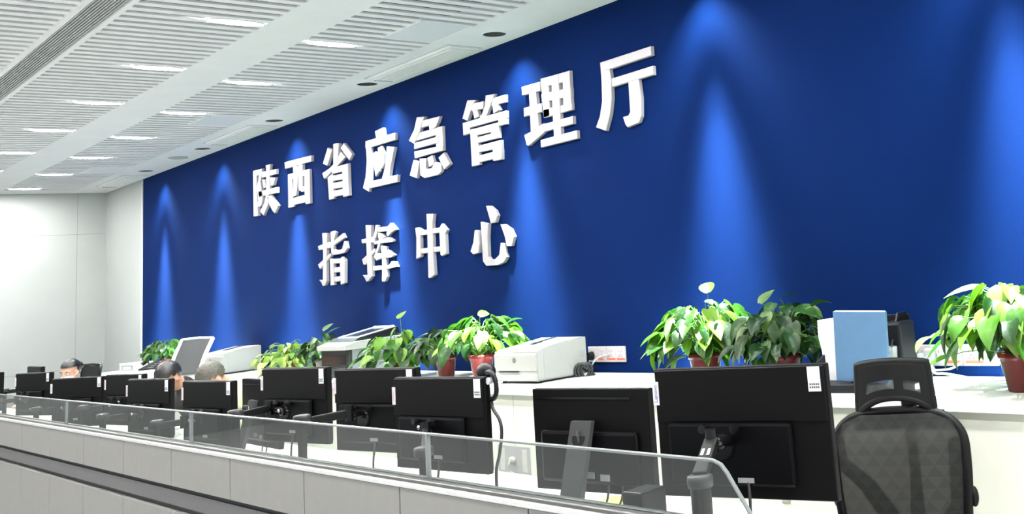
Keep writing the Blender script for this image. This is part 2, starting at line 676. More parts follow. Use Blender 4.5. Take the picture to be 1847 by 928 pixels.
SPOT_PROFILE = [(0, .22), (3.6, .30), (5.2, .92), (8, .78), (11, .38), (14, .08), (17, .008), (20, .005), (25, .017), (31, .019), (38, .010), (45, .003), (50, 0)]
SPL = spot_light(0)
names = ['farthest from the camera', 'second from the far corner', 'third from the far corner', 'above the second sign character', 'above the fourth sign character', 'above the gap after the last sign character', 'over the pot plant nearest the camera', 'over the near end of the counter']
names = ['nearest the far white corner', 'second from the far white corner', 'third from the far white corner', 'fourth from the far white corner', 'fifth from the far white corner', 'past the last sign character', 'over the near red pot', 'over the near end of the counter']
for x, nm in zip(SPOTX, names):
    t = thing('spot_downlight', 'dark round recessed downlight washing the blue wall, ' + nm, 'downlight', (x, SPOTY, HC), 0, 'recessed wall washers')
    bm = NB()
    lathe(bm, [(SPOTR - .002, .0), (SPOTR - .002, -.003), (SPOTR + .008, -.003), (SPOTR + .010, 0)], n=32)
    obj('trim_ring', bm, WHITE, t, True)
    bm = NB()
    lathe(bm, [(SPOTR - .003, .0), (SPOTR - .006, .03), (.05, .11), (0, .112)], n=32)
    obj('reflector', bm, VOIDDARK, t, True)
    bm = NB()
    lathe(bm, [(.03, .10), (.03, .06), (.02, .05), (0, .048)], n=20)
    obj('lamp', bm, mat('lamp_off', (.2, .2, .2), .2, metal=.8), t, True)
    lo = bpy.data.objects.new('spot_source', SPL)
    C.objects.link(lo)
    lo.parent = t
    lo.location = (0, 0, .012)

# ceiling speaker, access hatches, air grilles
bm = NB()
lathe(bm, [(0, -.004), (.08, -.004), (.092, -.008), (.095, 0)], c=(-11.98, 3.73, HC))
tag(obj('ceiling_speaker', bm, mat('speaker_grey', (.34, .35, .35), .7, var=.3, scale=400), None, True), 'small flush grey round speaker in the white soffit near the far end', 'speaker')
for x0, nm in ((-6.22, 'nearest the camera'), (-9.85, 'middle one of the row'), (-13.3, 'farthest, by the far wall')):
    t = thing('ceiling_hatch', 'flat square white access hatch in the slatted ceiling, ' + nm, 'access hatch', (x0 + .27, 3.325, HC), 0, 'ceiling access hatches')
    obj('panel', B(-.265, .265, -.185, .185, -.004, .02, bev=.002), mat('hatch_white', (.80, .81, .83), .4, var=.02), t)
    bm = NB()
    for s in (-1, 1):
        box(bm, s * .255 - .006, s * .255 + .006, -.185, .185, -.006, -.003)
        box(bm, -.265, .265, s * .178 - .006, s * .178 + .006, -.006, -.003)
    obj('rim', bm, WHITE, t)
    obj('shadow_gap', B(.266, .30, -.2, .185, .012, .03), VOIDDARK, t)
for x0, x1, nm in ((-7.45, -6.25, 'nearest the camera'), (-10.92, -9.79, 'middle one of the row'), (-14.62, -13.6, 'farthest, by the far corner')):
    t = thing('air_grille', 'long white louvred air grille in the soffit, ' + nm, 'air grille', ((x0 + x1) / 2, 3.765, HC), 0, 'air grilles in the soffit')
    hx = (x1 - x0) / 2
    bm = NB()
    for s in (-1, 1):
        box(bm, -hx, hx, s * .105 - .012, s * .105 + .012, -.014, .002, bev=.003, seg=1)
        box(bm, s * hx - .012, s * hx + .012, -.117, .117, -.014, .002, bev=.003, seg=1)
    obj('frame', bm, WHITE, t)
    bm = NB()
    box(bm, -hx + .02, hx - .02, -.088, .088, -.016, -.010)
    for i in range(8):
        y = -.077 + i * .022
        box(bm, -hx + .01, hx - .01, y - .008, y + .008, -.020, -.0155)
    obj('louvre', bm, mat('grille_white', (.88, .89, .87), .5), t)
    obj('core', B(-hx + .004, hx - .004, -.1, .1, -.008, -.0006), VOID, t)
    bm = NB()
    for i in range(7):
        y = -.066 + i * .022
        box(bm, -hx + .006, -hx + .03, y - .0045, y + .0045, -.0215, -.0155)
    obj('end_notch', bm, VOIDDARK, t)
    bm = NB()
    box(bm, -hx - .03, hx + .03, -.137, -.127, -.0015, .001)  # flat grey strips, the shading round the recessed frame put in as colour
    for s in (-1, 1):
        box(bm, s * (hx + .025) - .008, s * (hx + .025) + .008, -.137, .125, -.0015, .001)
    obj('frame_shade_line', bm, mat('shade_line_grey', (.5, .5, .49), .7), t)

# ================================================================== THE SIGN
YF = YW - .028            # face of the raised characters
GLY = [
    ('陕', 440, 290, 8.435, 'leftmost of the upper row', [
        [(135, 155), (200, 138), (190, 240), (190, 420), (212, 838), (145, 852)],
        [(196, 139), (270, 120), (268, 180), (247, 320), (270, 470), (278, 580), (262, 680), (235, 703), (195, 700), (188, 640), (215, 615), (205, 520), (185, 430), (185, 400), (215, 300), (222, 215), (188, 240)],
        [(325, 70), (400, 52), (388, 120), (388, 400), (370, 560), (355, 680), (290, 838), (235, 772), (300, 650), (325, 540), (330, 440), (330, 130)],
        [(265, 170), (487, 125), (485, 205), (262, 265)],
        [(262, 290), (305, 280), (330, 410), (290, 420)],
        [(390, 255), (475, 255), (445, 375), (405, 385)],
        [(215, 470), (498, 400), (498, 490), (225, 555)],
        [(345, 560), (400, 520), (515, 685), (460, 802), (425, 760), (375, 660)]]),
    ('西', 440, 290, 8.435, 'second of the upper row', [
        [(618, 25), (1020, -78), (1020, 10), (625, 125)],
        [(665, 210), (735, 190), (728, 300), (740, 700), (672, 722)],
        [(915, 150), (990, 125), (1000, 650), (930, 665), (918, 500)],
        [(665, 210), (990, 125), (985, 210), (668, 300)],
        [(735, 570), (920, 520), (920, 635), (740, 675)],
        [(745, 90), (805, 75), (820, 160), (805, 430), (785, 530), (750, 548), (728, 530), (755, 440), (750, 250)],
        [(825, 70), (885, 55), (885, 250), (885, 390), (915, 400), (910, 470), (870, 475), (835, 450), (822, 380)]]),
    ('省', 570, 230, 6.627, 'third of the upper row', [
        [(203, 200), (240, 187), (272, 192), (262, 330), (255, 430), (205, 440)],
        [(135, 243), (192, 265), (130, 460), (77, 435)],
        [(325, 185), (430, 320), (390, 395), (288, 250)],
        [(290, 290), (345, 355), (260, 450), (200, 510), (130, 585), (90, 615), (65, 550), (150, 490), (210, 430)],
        [(130, 600), (190, 550), (208, 850), (148, 868)],
        [(308, 450), (378, 430), (392, 815), (320, 832)],
        [(190, 480), (378, 430), (380, 515), (185, 558)],
        [(186, 580), (380, 535), (382, 612), (190, 643)],
        [(190, 666), (382, 626), (384, 706), (194, 738)],
        [(194, 758), (384, 720), (386, 795), (200, 832)]]),
    ('应', 640, 200, 6.19, 'fourth of the upper row', [
        [(222, 230), (310, 188), (325, 290), (240, 320)],
        [(115, 340), (447, 245), (447, 325), (180, 405), (115, 420)],
        [(115, 340), (174, 402), (177, 600), (172, 780), (150, 905), (85, 865), (115, 740), (128, 560)],
        [(192, 476), (222, 455), (246, 560), (270, 672), (225, 735), (203, 605)],
        [(248, 415), (290, 390), (314, 470), (324, 585), (302, 632), (282, 655), (258, 545)],
        [(354, 398), (440, 405), (400, 600), (380, 740), (300, 755), (338, 620)],
        [(165, 790), (475, 715), (470, 795), (160, 868)]]),
    ('急', 640, 200, 6.19, 'fifth of the upper row', [
        [(690, 70), (780, 65), (750, 130), (720, 240), (660, 370), (600, 335), (660, 210)],
        [(750, 108), (945, 60), (920, 140), (740, 190)],
        [(870, 80), (945, 60), (900, 180), (830, 230), (820, 170)],
        [(700, 246), (970, 170), (972, 250), (665, 340)],
        [(890, 195), (970, 170), (980, 440), (900, 465)],
        [(660, 362), (930, 284), (930, 358), (660, 430)],
        [(660, 455), (978, 385), (980, 445), (665, 532)],
        [(650, 550), (715, 570), (685, 755), (607, 725)],
        [(715, 535), (790, 530), (785, 630), (800, 655), (850, 640), (885, 570), (960, 590), (960, 680), (925, 715), (770, 752), (725, 725)],
        [(800, 525), (855, 495), (875, 560), (870, 600), (820, 630)],
        [(930, 525), (990, 465), (1060, 595), (995, 655)]]),
    ('管', 820, 160, 6.19, 'sixth of the upper row', [
        [(140, 130), (235, 125), (200, 180), (140, 360), (85, 335)],
        [(195, 165), (320, 140), (315, 225), (180, 250)],
        [(190, 235), (250, 230), (270, 310), (215, 338)],
        [(340, 75), (440, 58), (410, 130), (355, 290), (290, 310), (330, 180)],
        [(420, 105), (558, 65), (558, 150), (400, 195)],
        [(420, 190), (475, 175), (500, 235), (430, 280)],
        [(85, 385), (350, 305), (568, 245), (570, 325), (160, 440), (90, 450)],
        [(85, 385), (165, 370), (168, 500), (92, 525)],
        [(480, 275), (568, 250), (570, 395), (480, 420)],
        [(270, 300), (350, 270), (350, 330), (275, 345)],
        [(170, 458), (248, 440), (275, 850), (190, 870)],
        [(170, 458), (475, 378), (480, 470), (245, 522)],
        [(245, 545), (488, 478), (490, 550), (250, 610)],
        [(395, 405), (478, 378), (490, 550), (400, 570)],
        [(250, 640), (510, 572), (512, 660), (255, 715)],
        [(420, 600), (510, 575), (520, 790), (428, 812)],
        [(258, 752), (518, 680), (520, 765), (268, 825)]]),
    ('理', 930, 120, 5.8, 'seventh of the upper row', [
        [(60, 215), (250, 160), (255, 255), (65, 305)],
        [(135, 235), (205, 220), (240, 640), (155, 690)],
        [(80, 435), (268, 385), (270, 475), (82, 527)],
        [(85, 720), (150, 685), (285, 595), (295, 690), (130, 830), (110, 825)],
        [(255, 130), (335, 107), (350, 520), (285, 540)],
        [(370, 100), (445, 75), (465, 490), (385, 510)],
        [(485, 65), (560, 42), (580, 455), (497, 480)],
        [(255, 130), (560, 42), (565, 150), (260, 220)],
        [(260, 290), (572, 218), (575, 312), (270, 378)],
        [(275, 452), (580, 382), (582, 455), (285, 540)],
        [(385, 500), (462, 480), (475, 720), (400, 740)],
        [(290, 605), (595, 518), (598, 600), (293, 685)],
        [(255, 770), (635, 668), (640, 755), (260, 850)]]),
    ('厅', 1060, 70, 5.157, 'rightmost of the upper row', [
        [(112, 222), (585, 68), (590, 155), (200, 285), (120, 300)],
        [(112, 222), (200, 275), (215, 380), (220, 560), (205, 700), (165, 858), (73, 825), (110, 720), (130, 580), (125, 400)],
        [(218, 370), (600, 250), (605, 335), (222, 450)],
        [(370, 395), (468, 370), (490, 550), (492, 720), (470, 780), (365, 825), (345, 800), (320, 728), (370, 715), (388, 680)]]),
    ('指', 560, 390, 6.63, 'leftmost of the lower row', [
        [(138, 205), (200, 205), (190, 450), (190, 780), (175, 825), (145, 840), (130, 800), (100, 765), (145, 770), (150, 450)],
        [(85, 360), (215, 310), (240, 320), (240, 380), (95, 408)],
        [(85, 580), (230, 445), (240, 480), (195, 540), (140, 600), (115, 635), (100, 625)],
        [(232, 190), (265, 178), (298, 195), (275, 300), (270, 400), (320, 410), (370, 395), (395, 300), (418, 300), (435, 385), (400, 440), (320, 460), (265, 468), (240, 440)],
        [(270, 300), (330, 245), (380, 205), (405, 260), (330, 310), (275, 350)],
        [(230, 510), (272, 520), (278, 825), (238, 832)],
        [(345, 515), (370, 487), (408, 530), (405, 800), (358, 825)],
        [(235, 515), (400, 505), (400, 560), (240, 575)],
        [(270, 620), (360, 605), (360, 670), (275, 680)],
        [(272, 730), (350, 720), (350, 780), (275, 790)]]),
    ('挥', 560, 390, 6.63, 'second of the lower row', [
        [(657, 110), (722, 112), (720, 300), (730, 500), (735, 720), (690, 780), (665, 785), (650, 750), (622, 708), (680, 710), (670, 450)],
        [(605, 280), (740, 250), (770, 285), (765, 315), (612, 328)],
        [(610, 520), (755, 390), (765, 430), (715, 490), (660, 580), (630, 585)],
        [(770, 108), (800, 115), (795, 180), (770, 270), (735, 265), (760, 180)],
        [(790, 140), (930, 125), (935, 175), (800, 195)],
        [(925, 120), (955, 85), (1018, 160), (960, 200), (920, 245), (905, 220)],
        [(750, 310), (830, 290), (930, 250), (985, 290), (975, 310), (850, 325), (755, 342)],
        [(800, 200), (850, 215), (875, 250), (840, 300), (815, 380), (790, 450), (850, 445), (925, 405), (995, 465), (960, 495), (830, 510), (780, 535), (752, 490), (790, 380), (810, 280)],
        [(835, 355), (900, 365), (895, 560), (912, 720), (885, 785), (848, 785), (850, 560)],
        [(740, 600), (930, 590), (960, 540), (1000, 545), (1028, 605), (940, 630), (745, 657)]]),
    ('中', 730, 360, 5.8, 'third of the lower row', [
        [(225, 152), (298, 152), (288, 250), (295, 560), (310, 790), (262, 825), (245, 820), (235, 400)],
        [(105, 300), (130, 292), (185, 325), (160, 370), (165, 600), (118, 625), (118, 400)],
        [(355, 300), (380, 252), (437, 320), (420, 360), (430, 570), (385, 595), (368, 580)],
        [(110, 335), (380, 290), (420, 340), (150, 380)],
        [(160, 515), (380, 490), (375, 545), (165, 570)]]),
    ('心', 730, 360, 5.8, 'rightmost of the lower row', [
        [(730, 322), (760, 325), (775, 470), (770, 560), (715, 578), (685, 545), (715, 450)],
        [(790, 235), (870, 255), (862, 400), (870, 600), (890, 630), (940, 625), (985, 580), (1000, 455), (1030, 460), (1045, 560), (1065, 600), (1030, 660), (970, 690), (850, 697), (815, 650)],
        [(845, 68), (885, 68), (940, 115), (965, 170), (945, 240), (895, 252), (882, 200)],
        [(993, 262), (1030, 260), (1100, 310), (1135, 390), (1110, 490), (1060, 490), (1040, 390)]]),
]
for ch, ox, oy, s, place, strokes in GLY:
    bm = NB()
    cs = [at_y(ox + x / s, oy + y / s, YF) for st in strokes for x, y in st]
    c = Vector((sum(p.x for p in cs) / len(cs), YW, sum(p.z for p in cs) / len(cs)))
    for k, st in enumerate(strokes):
        pts = [at_y(ox + x / s, oy + y / s, YF) for x, y in st]
        pts = [Vector((p.x - c.x, YF - YW + .0012 * (k % 5), p.z - c.z)) for p in pts]
        sub = NB()
        ngon_plate(sub, pts, (0, 1, 0), .027 - .0012 * (k % 5))
        bmesh.ops.recalc_face_normals(sub, faces=sub.faces[:])
        es = [e for e in sub.edges if all(v.co.y < -.0185 for v in e.verts) and len(e.link_faces) == 2 and e.calc_face_angle(0) > 1]
        bmesh.ops.bevel(sub, geom=es, offset=.003, segments=1, affect='EDGES')
        bmesh.ops.triangulate(sub, faces=[f for f in sub.faces if len(f.verts) > 4], ngon_method='EAR_CLIP')
        me = bpy.data.meshes.new('t')
        sub.to_mesh(me)
        sub.free()
        bm.from_mesh(me)
        bpy.data.meshes.remove(me)
    o = obj('sign_character', bm, LETTER, None, loc=c)
    tag(o, 'white raised sign character %s on the blue wall, %s' % (ch, place), 'sign character', 'white sign characters')

# ================================================================== CONSOLE IN FRONT
XC0, XC1 = -14.9, -1.62
YC = 1.6
t = thing('console_front', 'long grey panelled console front with a pale top strip and dark groove', 'console', ((XC0 + XC1) / 2, YC, 0))
ox = (XC0 + XC1) / 2
bm = NB()
box(bm, XC0 - ox, XC1 - ox, .01, .06, 0, 1.02)
obj('carcass', bm, VOIDDARK, t)
xs = [-2.43 - .69 * i for i in range(-1, 18)]
xs = [XC1] + [x for x in xs if XC0 < x < XC1 - .1] + [XC0]
for a, b in zip(xs, xs[1:]):
    obj('upper_panel', B(b - ox + .0035, a - ox - .0035, -.012, .012, .868, 1.024, bev=.0015, seg=1), PANELG, t)
for i, (a, b) in enumerate(zip(xs[::1], xs[1:])):
    obj('lower_panel', B(b - ox + .0025, a - ox - .0025, -.012, .012, .02, .765, bev=.0015, seg=1), PANELG, t)
obj('groove_band', B(XC0 - ox, XC1 - ox, -.002, .012, .786, .848), BAND, t)
obj('top_strip', B(XC0 - ox, XC1 - ox, -.016, .012, 1.025, 1.039, bev=.002, seg=1), STRIP, t)
bm = NB()
box(bm, XC0 - ox, XC1 - ox, .012, .06, 1.02, 1.03)
box(bm, XC0 - ox, XC1 - ox, -.002, .022, 1.03, 1.05, bev=.003, seg=1)
box(bm, XC0 - ox, XC1 - ox, .034, .05, 1.03, 1.05, bev=.003, seg=1)
obj('glass_channel', bm, RAIL, t)

# glass panes standing in the channel
jn = [-1.64, -3.01, -5.06, -7.09, -9.13, -11.17, -13.2, -14.88]
gl = ['last pane at the rounded near end', 'in front of the three arm-mounted monitors', 'in front of the grey-haired person', 'left of the crumpled tissue', 'in front of the masked woman', 'second from the far end', 'at the far end']
gl = ['at the near end with a rounded corner', 'second from the near end', 'third from the near end', 'fourth from the near end', 'third from the far end', 'second from the far end', 'at the far end']
for i, (a, b) in enumerate(zip(jn, jn[1:])):
    cx_ = (a + b) / 2
    t = thing('glass_screen', 'low clear glass pane on the console edge, ' + gl[i], 'glass screen', (cx_, YC + .028, 1.0), 0, 'glass panes along the console')
    zt = .178
    if i == 0:
        out = [(b + .002, .032), (a - .001, .032), (a - .004, .06), (a - .02, .085), (a - .075, .155), (a - .092, .171), (a - .115, zt), (b + .002, zt)]
    else:
        out = [(b + .002, .032), (a - .002, .032), (a - .002, zt), (b + .002, zt)]
    out = [(x - cx_, z) for x, z in out]
    bm = NB()
    prism(bm, out, 'y', -.004, .004)
    obj('pane', bm, GLASS, t)
    # polished pale edge along the top (and round the corner)
    path = out[1:] if i == 0 else out[2:]
    bm = NB()
    tube(bm, [(x, 0, z + .0005) for x, z in path], .0046, 6)
    obj('polished_edge', bm, GEDGE, t)
    if i < 6:
        obj('joint_strip', B(b - cx_ - .007, b - cx_ + .007, -.006, .006, .035, zt + .002, bev=.001, seg=1), GEDGE, t)

# ================================================================== DESK BEHIND THE CONSOLE
t = thing('desk', 'long white operator desk behind the glass panes', 'desk', (ox, 2.2, 0))
obj('desktop', B(XC0 - ox, XC1 - ox + .1, -.535, .55, .722, .75, bev=.003), TOPW, t)
for x in [XC0 + .05 + i * 1.9 for i in range(8)]:
    obj('leg', B(x - ox - .02, x - ox + .02, -.45, .5, 0, .722), CREAM, t)
obj('modesty_panel', B(XC0 - ox, XC1 - ox, -.53, -.51, .1, .722), CREAM, t)

# ================================================================== CABINETS ALONG THE BLUE WALL
ZT = 1.03
cx0 = -13.9
edges = [-13.9, -12.33, -10.56, -8.79, -7.02, -5.25, -3.48, -1.71, .06, 1.83]
nmc = ['beside the far white corner', 'under the dark potted plant', 'under the far white printer', 'under the yellow-green plant', 'under the dark printer', 'left of the white printer front', 'under the white printer and wall sockets', 'behind the black mesh chair', 'nearest the right edge', 'beyond the right edge']
nmc = ['at the far corner', 'below the far white printer', 'below the two small potted plants', 'below the black and white printer', 'below the row of three leafy plants', 'between the white printer and the leafy plants', 'behind the black mesh chair', 'below the near plant in a red pot', 'past the near plant in a red pot']
for (a, b), nm in zip(zip(edges, edges[1:]), nmc):
    c = (a + b) / 2
    w = (b - a) / 2
    t = thing('cabinet', 'cream low wall cabinet with flat doors ' + nm, 'cabinet', (c, 3.66, 0), 0, 'cream wall cabinets')
    obj('body', B(-w + .001, w - .001, -.268, .285, 0.0, .985), SEAM, t)
    for s in (-1, 1):
        x0, x1 = (-w + .002, -.0015) if s < 0 else (.0015, w - .002)
        d = obj('door', B(x0, x1, -.29, -.27, .06, .983, bev=.0015, seg=1), CREAM, t)
        if -5.3 < a < -3.4 and s > 0 or (a > -3.5 and a < -3.4 and s < 0):
            kx = (x0 + .28) if a > -3.5 else x1 - .28
            obj('lock_plate', B(kx - .025, kx + .025, -.294, -.29, .58, .70, bev=.001, seg=1), mat('plate_grey', (.5, .5, .47), .4, metal=.4), d)
            obj('lock', B(kx - .01, kx + .01, -.298, -.294, .61, .67), PRNG, d)
        if -5.3 < a < -5.2 and s < 0:
            pass
    obj('plinth', B(-w, w, -.25, -.24, 0, .06), SEAM, t)
o = B(cx0, 2.0, 3.335, 3.945, .988, ZT, bev=.003)
wt = tag(obj('worktop', o, TOPW), 'continuous white worktop over the cream cabinets along the blue wall', 'worktop')
# recessed outlet in the cabinet front, low behind the glass
p = at_y(928, 830, 3.37)
t = thing('wall_outlet', 'small recessed outlet with grey side bars low on the cream cabinet', 'outlet', (p.x, 3.37, p.z))
obj('plate', B(-.16, .16, -.004, 0, -.075, .075, bev=.001, seg=1), SOCK, t)
for s in (-1, 1):
    obj('side_bar', B(s * .11 - .022, s * .11 + .022, -.007, -.004, -.06, .06), mat('bar_grey', (.55, .54, .50), .5), t)
bm = NB()
cyl(bm, (0, -.004, 0), (0, -.03, .0), .022, .018)
tube(bm, smooth_path([(0, -.03, 0), (.01, -.045, -.02), (-.01, -.03, -.05), (.02, -.02, -.07)]), .006)
obj('plug', bm, mat('plug_grey', (.42, .41, .38), .5), t, True)


# ================================================================== MONITORS
def text_mesh(s, size, depth, m, parent, name, M):
    cu = bpy.data.curves.new(name, 'FONT')
    cu.body = s
    cu.size = size
    cu.extrude = depth
    cu.align_x = 'CENTER'
    cu.align_y = 'CENTER'
    to = bpy.data.objects.new(name, cu)
    C.objects.link(to)
    dg = bpy.context.evaluated_depsgraph_get()
    me = bpy.data.meshes.new_from_object(to.evaluated_get(dg))
    bpy.data.objects.remove(to)
    me.transform(M)
    me.materials.clear()
    me.materials.append(m)
    o = bpy.data.objects.new(name, me)
    C.objects.link(o)
    o.parent = parent
    return o


MW = .545
MX = -.05               # where the arm plate sits across the back


def monitor(x, y, ztop, deg, label, tagcol=TAG, cable=True, word=False, lab=True, MH=.325, group='black monitors along the desk'):
    t = thing('monitor', label, 'monitor', (x, y, ztop - MH), math.radians(deg), group)
    w = MW / 2
    obj('back_shell', B(-w, w, -.016, .008, 0, MH, bev=.004), MONB, t)
    obj('screen', B(-w + .004, w - .004, .008, .0105, .012, MH - .004), SCREEN, t)
    obj('upper_cover', B(-w + .004, w - .004, -.0225, -.0155, MH * .58, MH - .004, bev=.003), MONB, t)
    obj('port_housing', B(-w + .045, w - .11, -.034, -.0155, (.035), MH * .575, bev=.008), MONP, t)
    for sx in (MX - .05, MX + .05):
        bm = NB()
        cyl(bm, (sx, -.034, MH * .54), (sx, -.044, MH * .54), .008, n=14)
        cyl(bm, (sx, -.044, MH * .54), (sx, -.056, MH * .54), .0135, .012, n=16)
        obj('mount_knob', bm, KNOB, t, False)
    bm = NB()
    cyl(bm, (MX, -.034, MH * .40), (MX, -.042, MH * .40), .036, .034, n=28)
    obj('mount_disc', bm, KNOB, t)
    if tagcol:
        g = obj('brand_tag', B(-w - .003, -w + .017, -.0245, -.0228, MH - .098, MH - .034), tagcol, t)
        if word:
            M = Matrix.Translation((-w + .007, -.0249, MH - .066)) @ Matrix.Rotation(math.radians(90), 4, 'Y').inverted() @ Matrix.Rotation(math.radians(90), 4, 'X')
            text_mesh('Lenovo', .0165, .0003, PURPLE, g, 'wording', M)
        else:
            obj('print', B(-w + .003, -w + .010, -.0248, -.0245, MH - .085, MH - .048), mat('tag_print', (.66, .5, .58), .5), g)
    if lab:
        g = obj('asset_label', B(w - .050, w - .014, -.0245, -.0228, MH - .069, MH - .006), TAGW, t)
        bm = NB()
        for r, zz in enumerate((.058, .050)):
            for k in range(5):
                box(bm, w - .046 + k * .006, w - .0415 + k * .006, -.0248, -.0245, MH - zz - .003, MH - zz + .002)
        obj('print', bm, INK, g)
    obj('port_label', B(-.01, .04, -.0348, -.034, .045, .058), PRNG, t)
    if cable:
        bm = NB()
        tube(bm, smooth_path([(.02, -.03, .05), (.03, -.05, -.04), (.0, -.02, -.16), (-.05, .05, -(ztop - MH - .755)), (-.1, .2, -(ztop - MH - .755))], 5), .0042)
        obj('cable', bm, CABB, t, True)
    return t


ROW = 'black monitors facing away from the camera'
monitor(-2.085, 2.055, 1.325, 14, 'nearest large black monitor with purple lettered tag and white label', TAGW, True, True, MH=.345)
monitor(-3.53, 1.97, 1.295, 5.5, 'black arm-mounted monitor left of the hanging headset')
monitor(-4.12, 2.02, 1.317, 8, 'black arm-mounted monitor below the small red pot, middle of three')
monitor(-4.85, 2.00, 1.32, 6.5, 'black arm-mounted monitor below the yellow-green plant, left of three')
monitor(-5.93, 2.00, 1.25, 6, 'black monitor in front of the grey-haired person')
monitor(-6.88, 2.00, 1.25, 7, 'black monitor left of the dark-clothed person, overlapping another', cable=False)
monitor(-7.86, 2.14, 1.25, 7.5, 'black monitor below the small white box, partly covered on its right', cable=False)
monitor(-8.48, 2.02, 1.24, 19.5, 'black monitor in front of the masked woman', TAGW, cable=False)
monitor(-9.95, 2.07, 1.255, 12.5, 'black monitor left of the masked woman', TAGW, cable=False)
monitor(-11.3, 2.36, 1.262, -1, 'dark monitor seen edge-on near the far end of the desk', None, cable=False, lab=False)
monitor(-11.42, 2.00, 1.25, 18.5, 'farthest black monitor, cut by the edge of the photo', TAGW, cable=False)


# monitors on their own slanted stands
def stand_monitor(x, y, ztop, deg, label):
    w = .275
    t = thing('stand_monitor', label, 'monitor', (x, y, .75), math.radians(deg), 'black monitors on their own stands')
    zt = ztop - .75
    zb = zt - .335
    obj('back_shell', B(-w, w, -.014, .012, zb, zt, bev=.004), MONB, t)
    obj('screen', B(-w + .006, w - .006, .012, .0145, zb + .012, zt - .006), SCREEN, t)
    obj('bezel_lip', B(-w + .03, w - .08, -.0175, -.0138, zt - .034, zt - .028), KNOB, t)
    obj('rear_bulge', B(-w + .05, w - .05, -.034, -.012, zb + .03, zb + .2, bev=.012), MONP, t)
    # slanted flat neck from the panel centre down to the foot, on the side away from the sitter
    bm = NB()
    prism(bm, [(-.036, zb + .235), (-.052, zb + .235), (-.162, .012), (-.140, .012)], 'x', -.048, .048)
    nk = obj('neck', bm, STANDG, t)
    bm = NB()
    n = Vector((0, -.94, .34))
    c = Vector((0, -.064, zb + .185))
    cyl(bm, c - n * .004, c + n * .003, .030, .030, n=24)
    obj('cable_ring', bm, KNOB, nk)
    bm = NB()
    cyl(bm, c + n * .002 - Vector((0, 0, .022)), c + n * .006 + Vector((.004, 0, .022)), .007, .005, n=10)
    obj('release_pin', bm, CHROME, nk)
    obj('foot', B(-.125, .125, -.20, .05, 0, .012, bev=.004), STANDG, t)
    for k, dx in enumerate((.09, .15)):
        bm = NB()
        tube(bm, smooth_path([(dx, -.025, zb + .06), (dx - .02, -.03, zb - .03), (dx - .12 - .05 * k, -.02, .02), (dx - .22, .03, .006), (dx - .3, .1, .006)], 5), .004)
        obj('cable', bm, CABB, t, True)
    bm = NB()
    box(bm, -.02, .03, -.0385, -.034, zb + .05, zb + .07)
    box(bm, .06, .10, -.0385, -.034, zb + .045, zb + .065)
    obj('ports', bm, PRNG, t)
    return t


stand_monitor(-2.94, 2.19, 1.232, 7.5, 'black monitor on a slanted grey stand, between the near monitor and the headset')
stand_monitor(-5.72, 2.18, 1.235, -3, 'black monitor on a slanted stand beside the pale yellow shirt')


# ---- monitor arms
def arm(pole, elbow, head, ztop, label, style):
    """pole: (x,y) on the desk; elbow, head: points"""
    t = thing('desk_mount', label, 'monitor mount', (pole[0], pole[1], .75), 0, 'monitor mounts clamped to the desk')
    o = Vector((pole[0], pole[1], .75))
    e, h = Vector(elbow) - o, Vector(head) - o
    zt = ztop - .75
    bm = NB()
    box(bm, -.055, .055, -.05, .05, 0, .012, bev=.004)
    obj('base', bm, BLACK, t)
    bm = NB()
    cyl(bm, (0, 0, .012), (0, 0, zt - .02), .026 if style == 'fat' else .017, n=24)
    obj('pole', bm, BLACK if style == 'fat' else ARMG, t, False)
    bm = NB()
    lathe(bm, [(0, zt - .03), (.031, zt - .03), (.033, zt - .012), (.031, zt - .003), (.024, zt), (0, zt)])
    obj('joint_cap', bm, mat('cap_grey', (.022, .024, .024), .45, spec=.3), t, True)
    p0 = Vector((0, 0, zt - .005)) if style == 'fat' else Vector((0, 0, zt - .03))
    d = e - p0
    M = Matrix.Translation(p0) @ d.to_track_quat('X', 'Z').to_matrix().to_4x4()
    bm = NB()
    hw = .019 if style == 'fat' else .010
    box(bm, 0, d.length, -hw, hw, -.016 if style != 'fat' else -.012, .016 if style != 'fat' else .012, bev=.005, M=M)
    a = obj('swing_arm', bm, ARMG, t)
    if style == 'fat':
        bm = NB()
        for s in (-1, 1):
            box(bm, d.length * .45, d.length * .62, s * .008 - .003, s * .008 + .003, .012, .0145, M=M)
        obj('cable_clip', bm, CHROME, a)
    bm = NB()
    cyl(bm, e - Vector((0, 0, .03)), e + Vector((0, 0, .03)), .017, n=18)
    obj('elbow_joint', bm, KNOB, t)
    bm = NB()
    tube(bm, [e, (e + h) / 2, h + Vector((0, .004, 0))], .012, 10)
    ball(bm, h + Vector((-.012, -.018, -.004)), .014, u=14, v=10)
    obj('tilt_head', bm, KNOB, t, True)
    bm = NB()
    ball(bm, h + Vector((-.006, -.034, .006)), .008, u=12, v=8)
    obj('tension_screw', bm, CHROME, t, True)
    return t


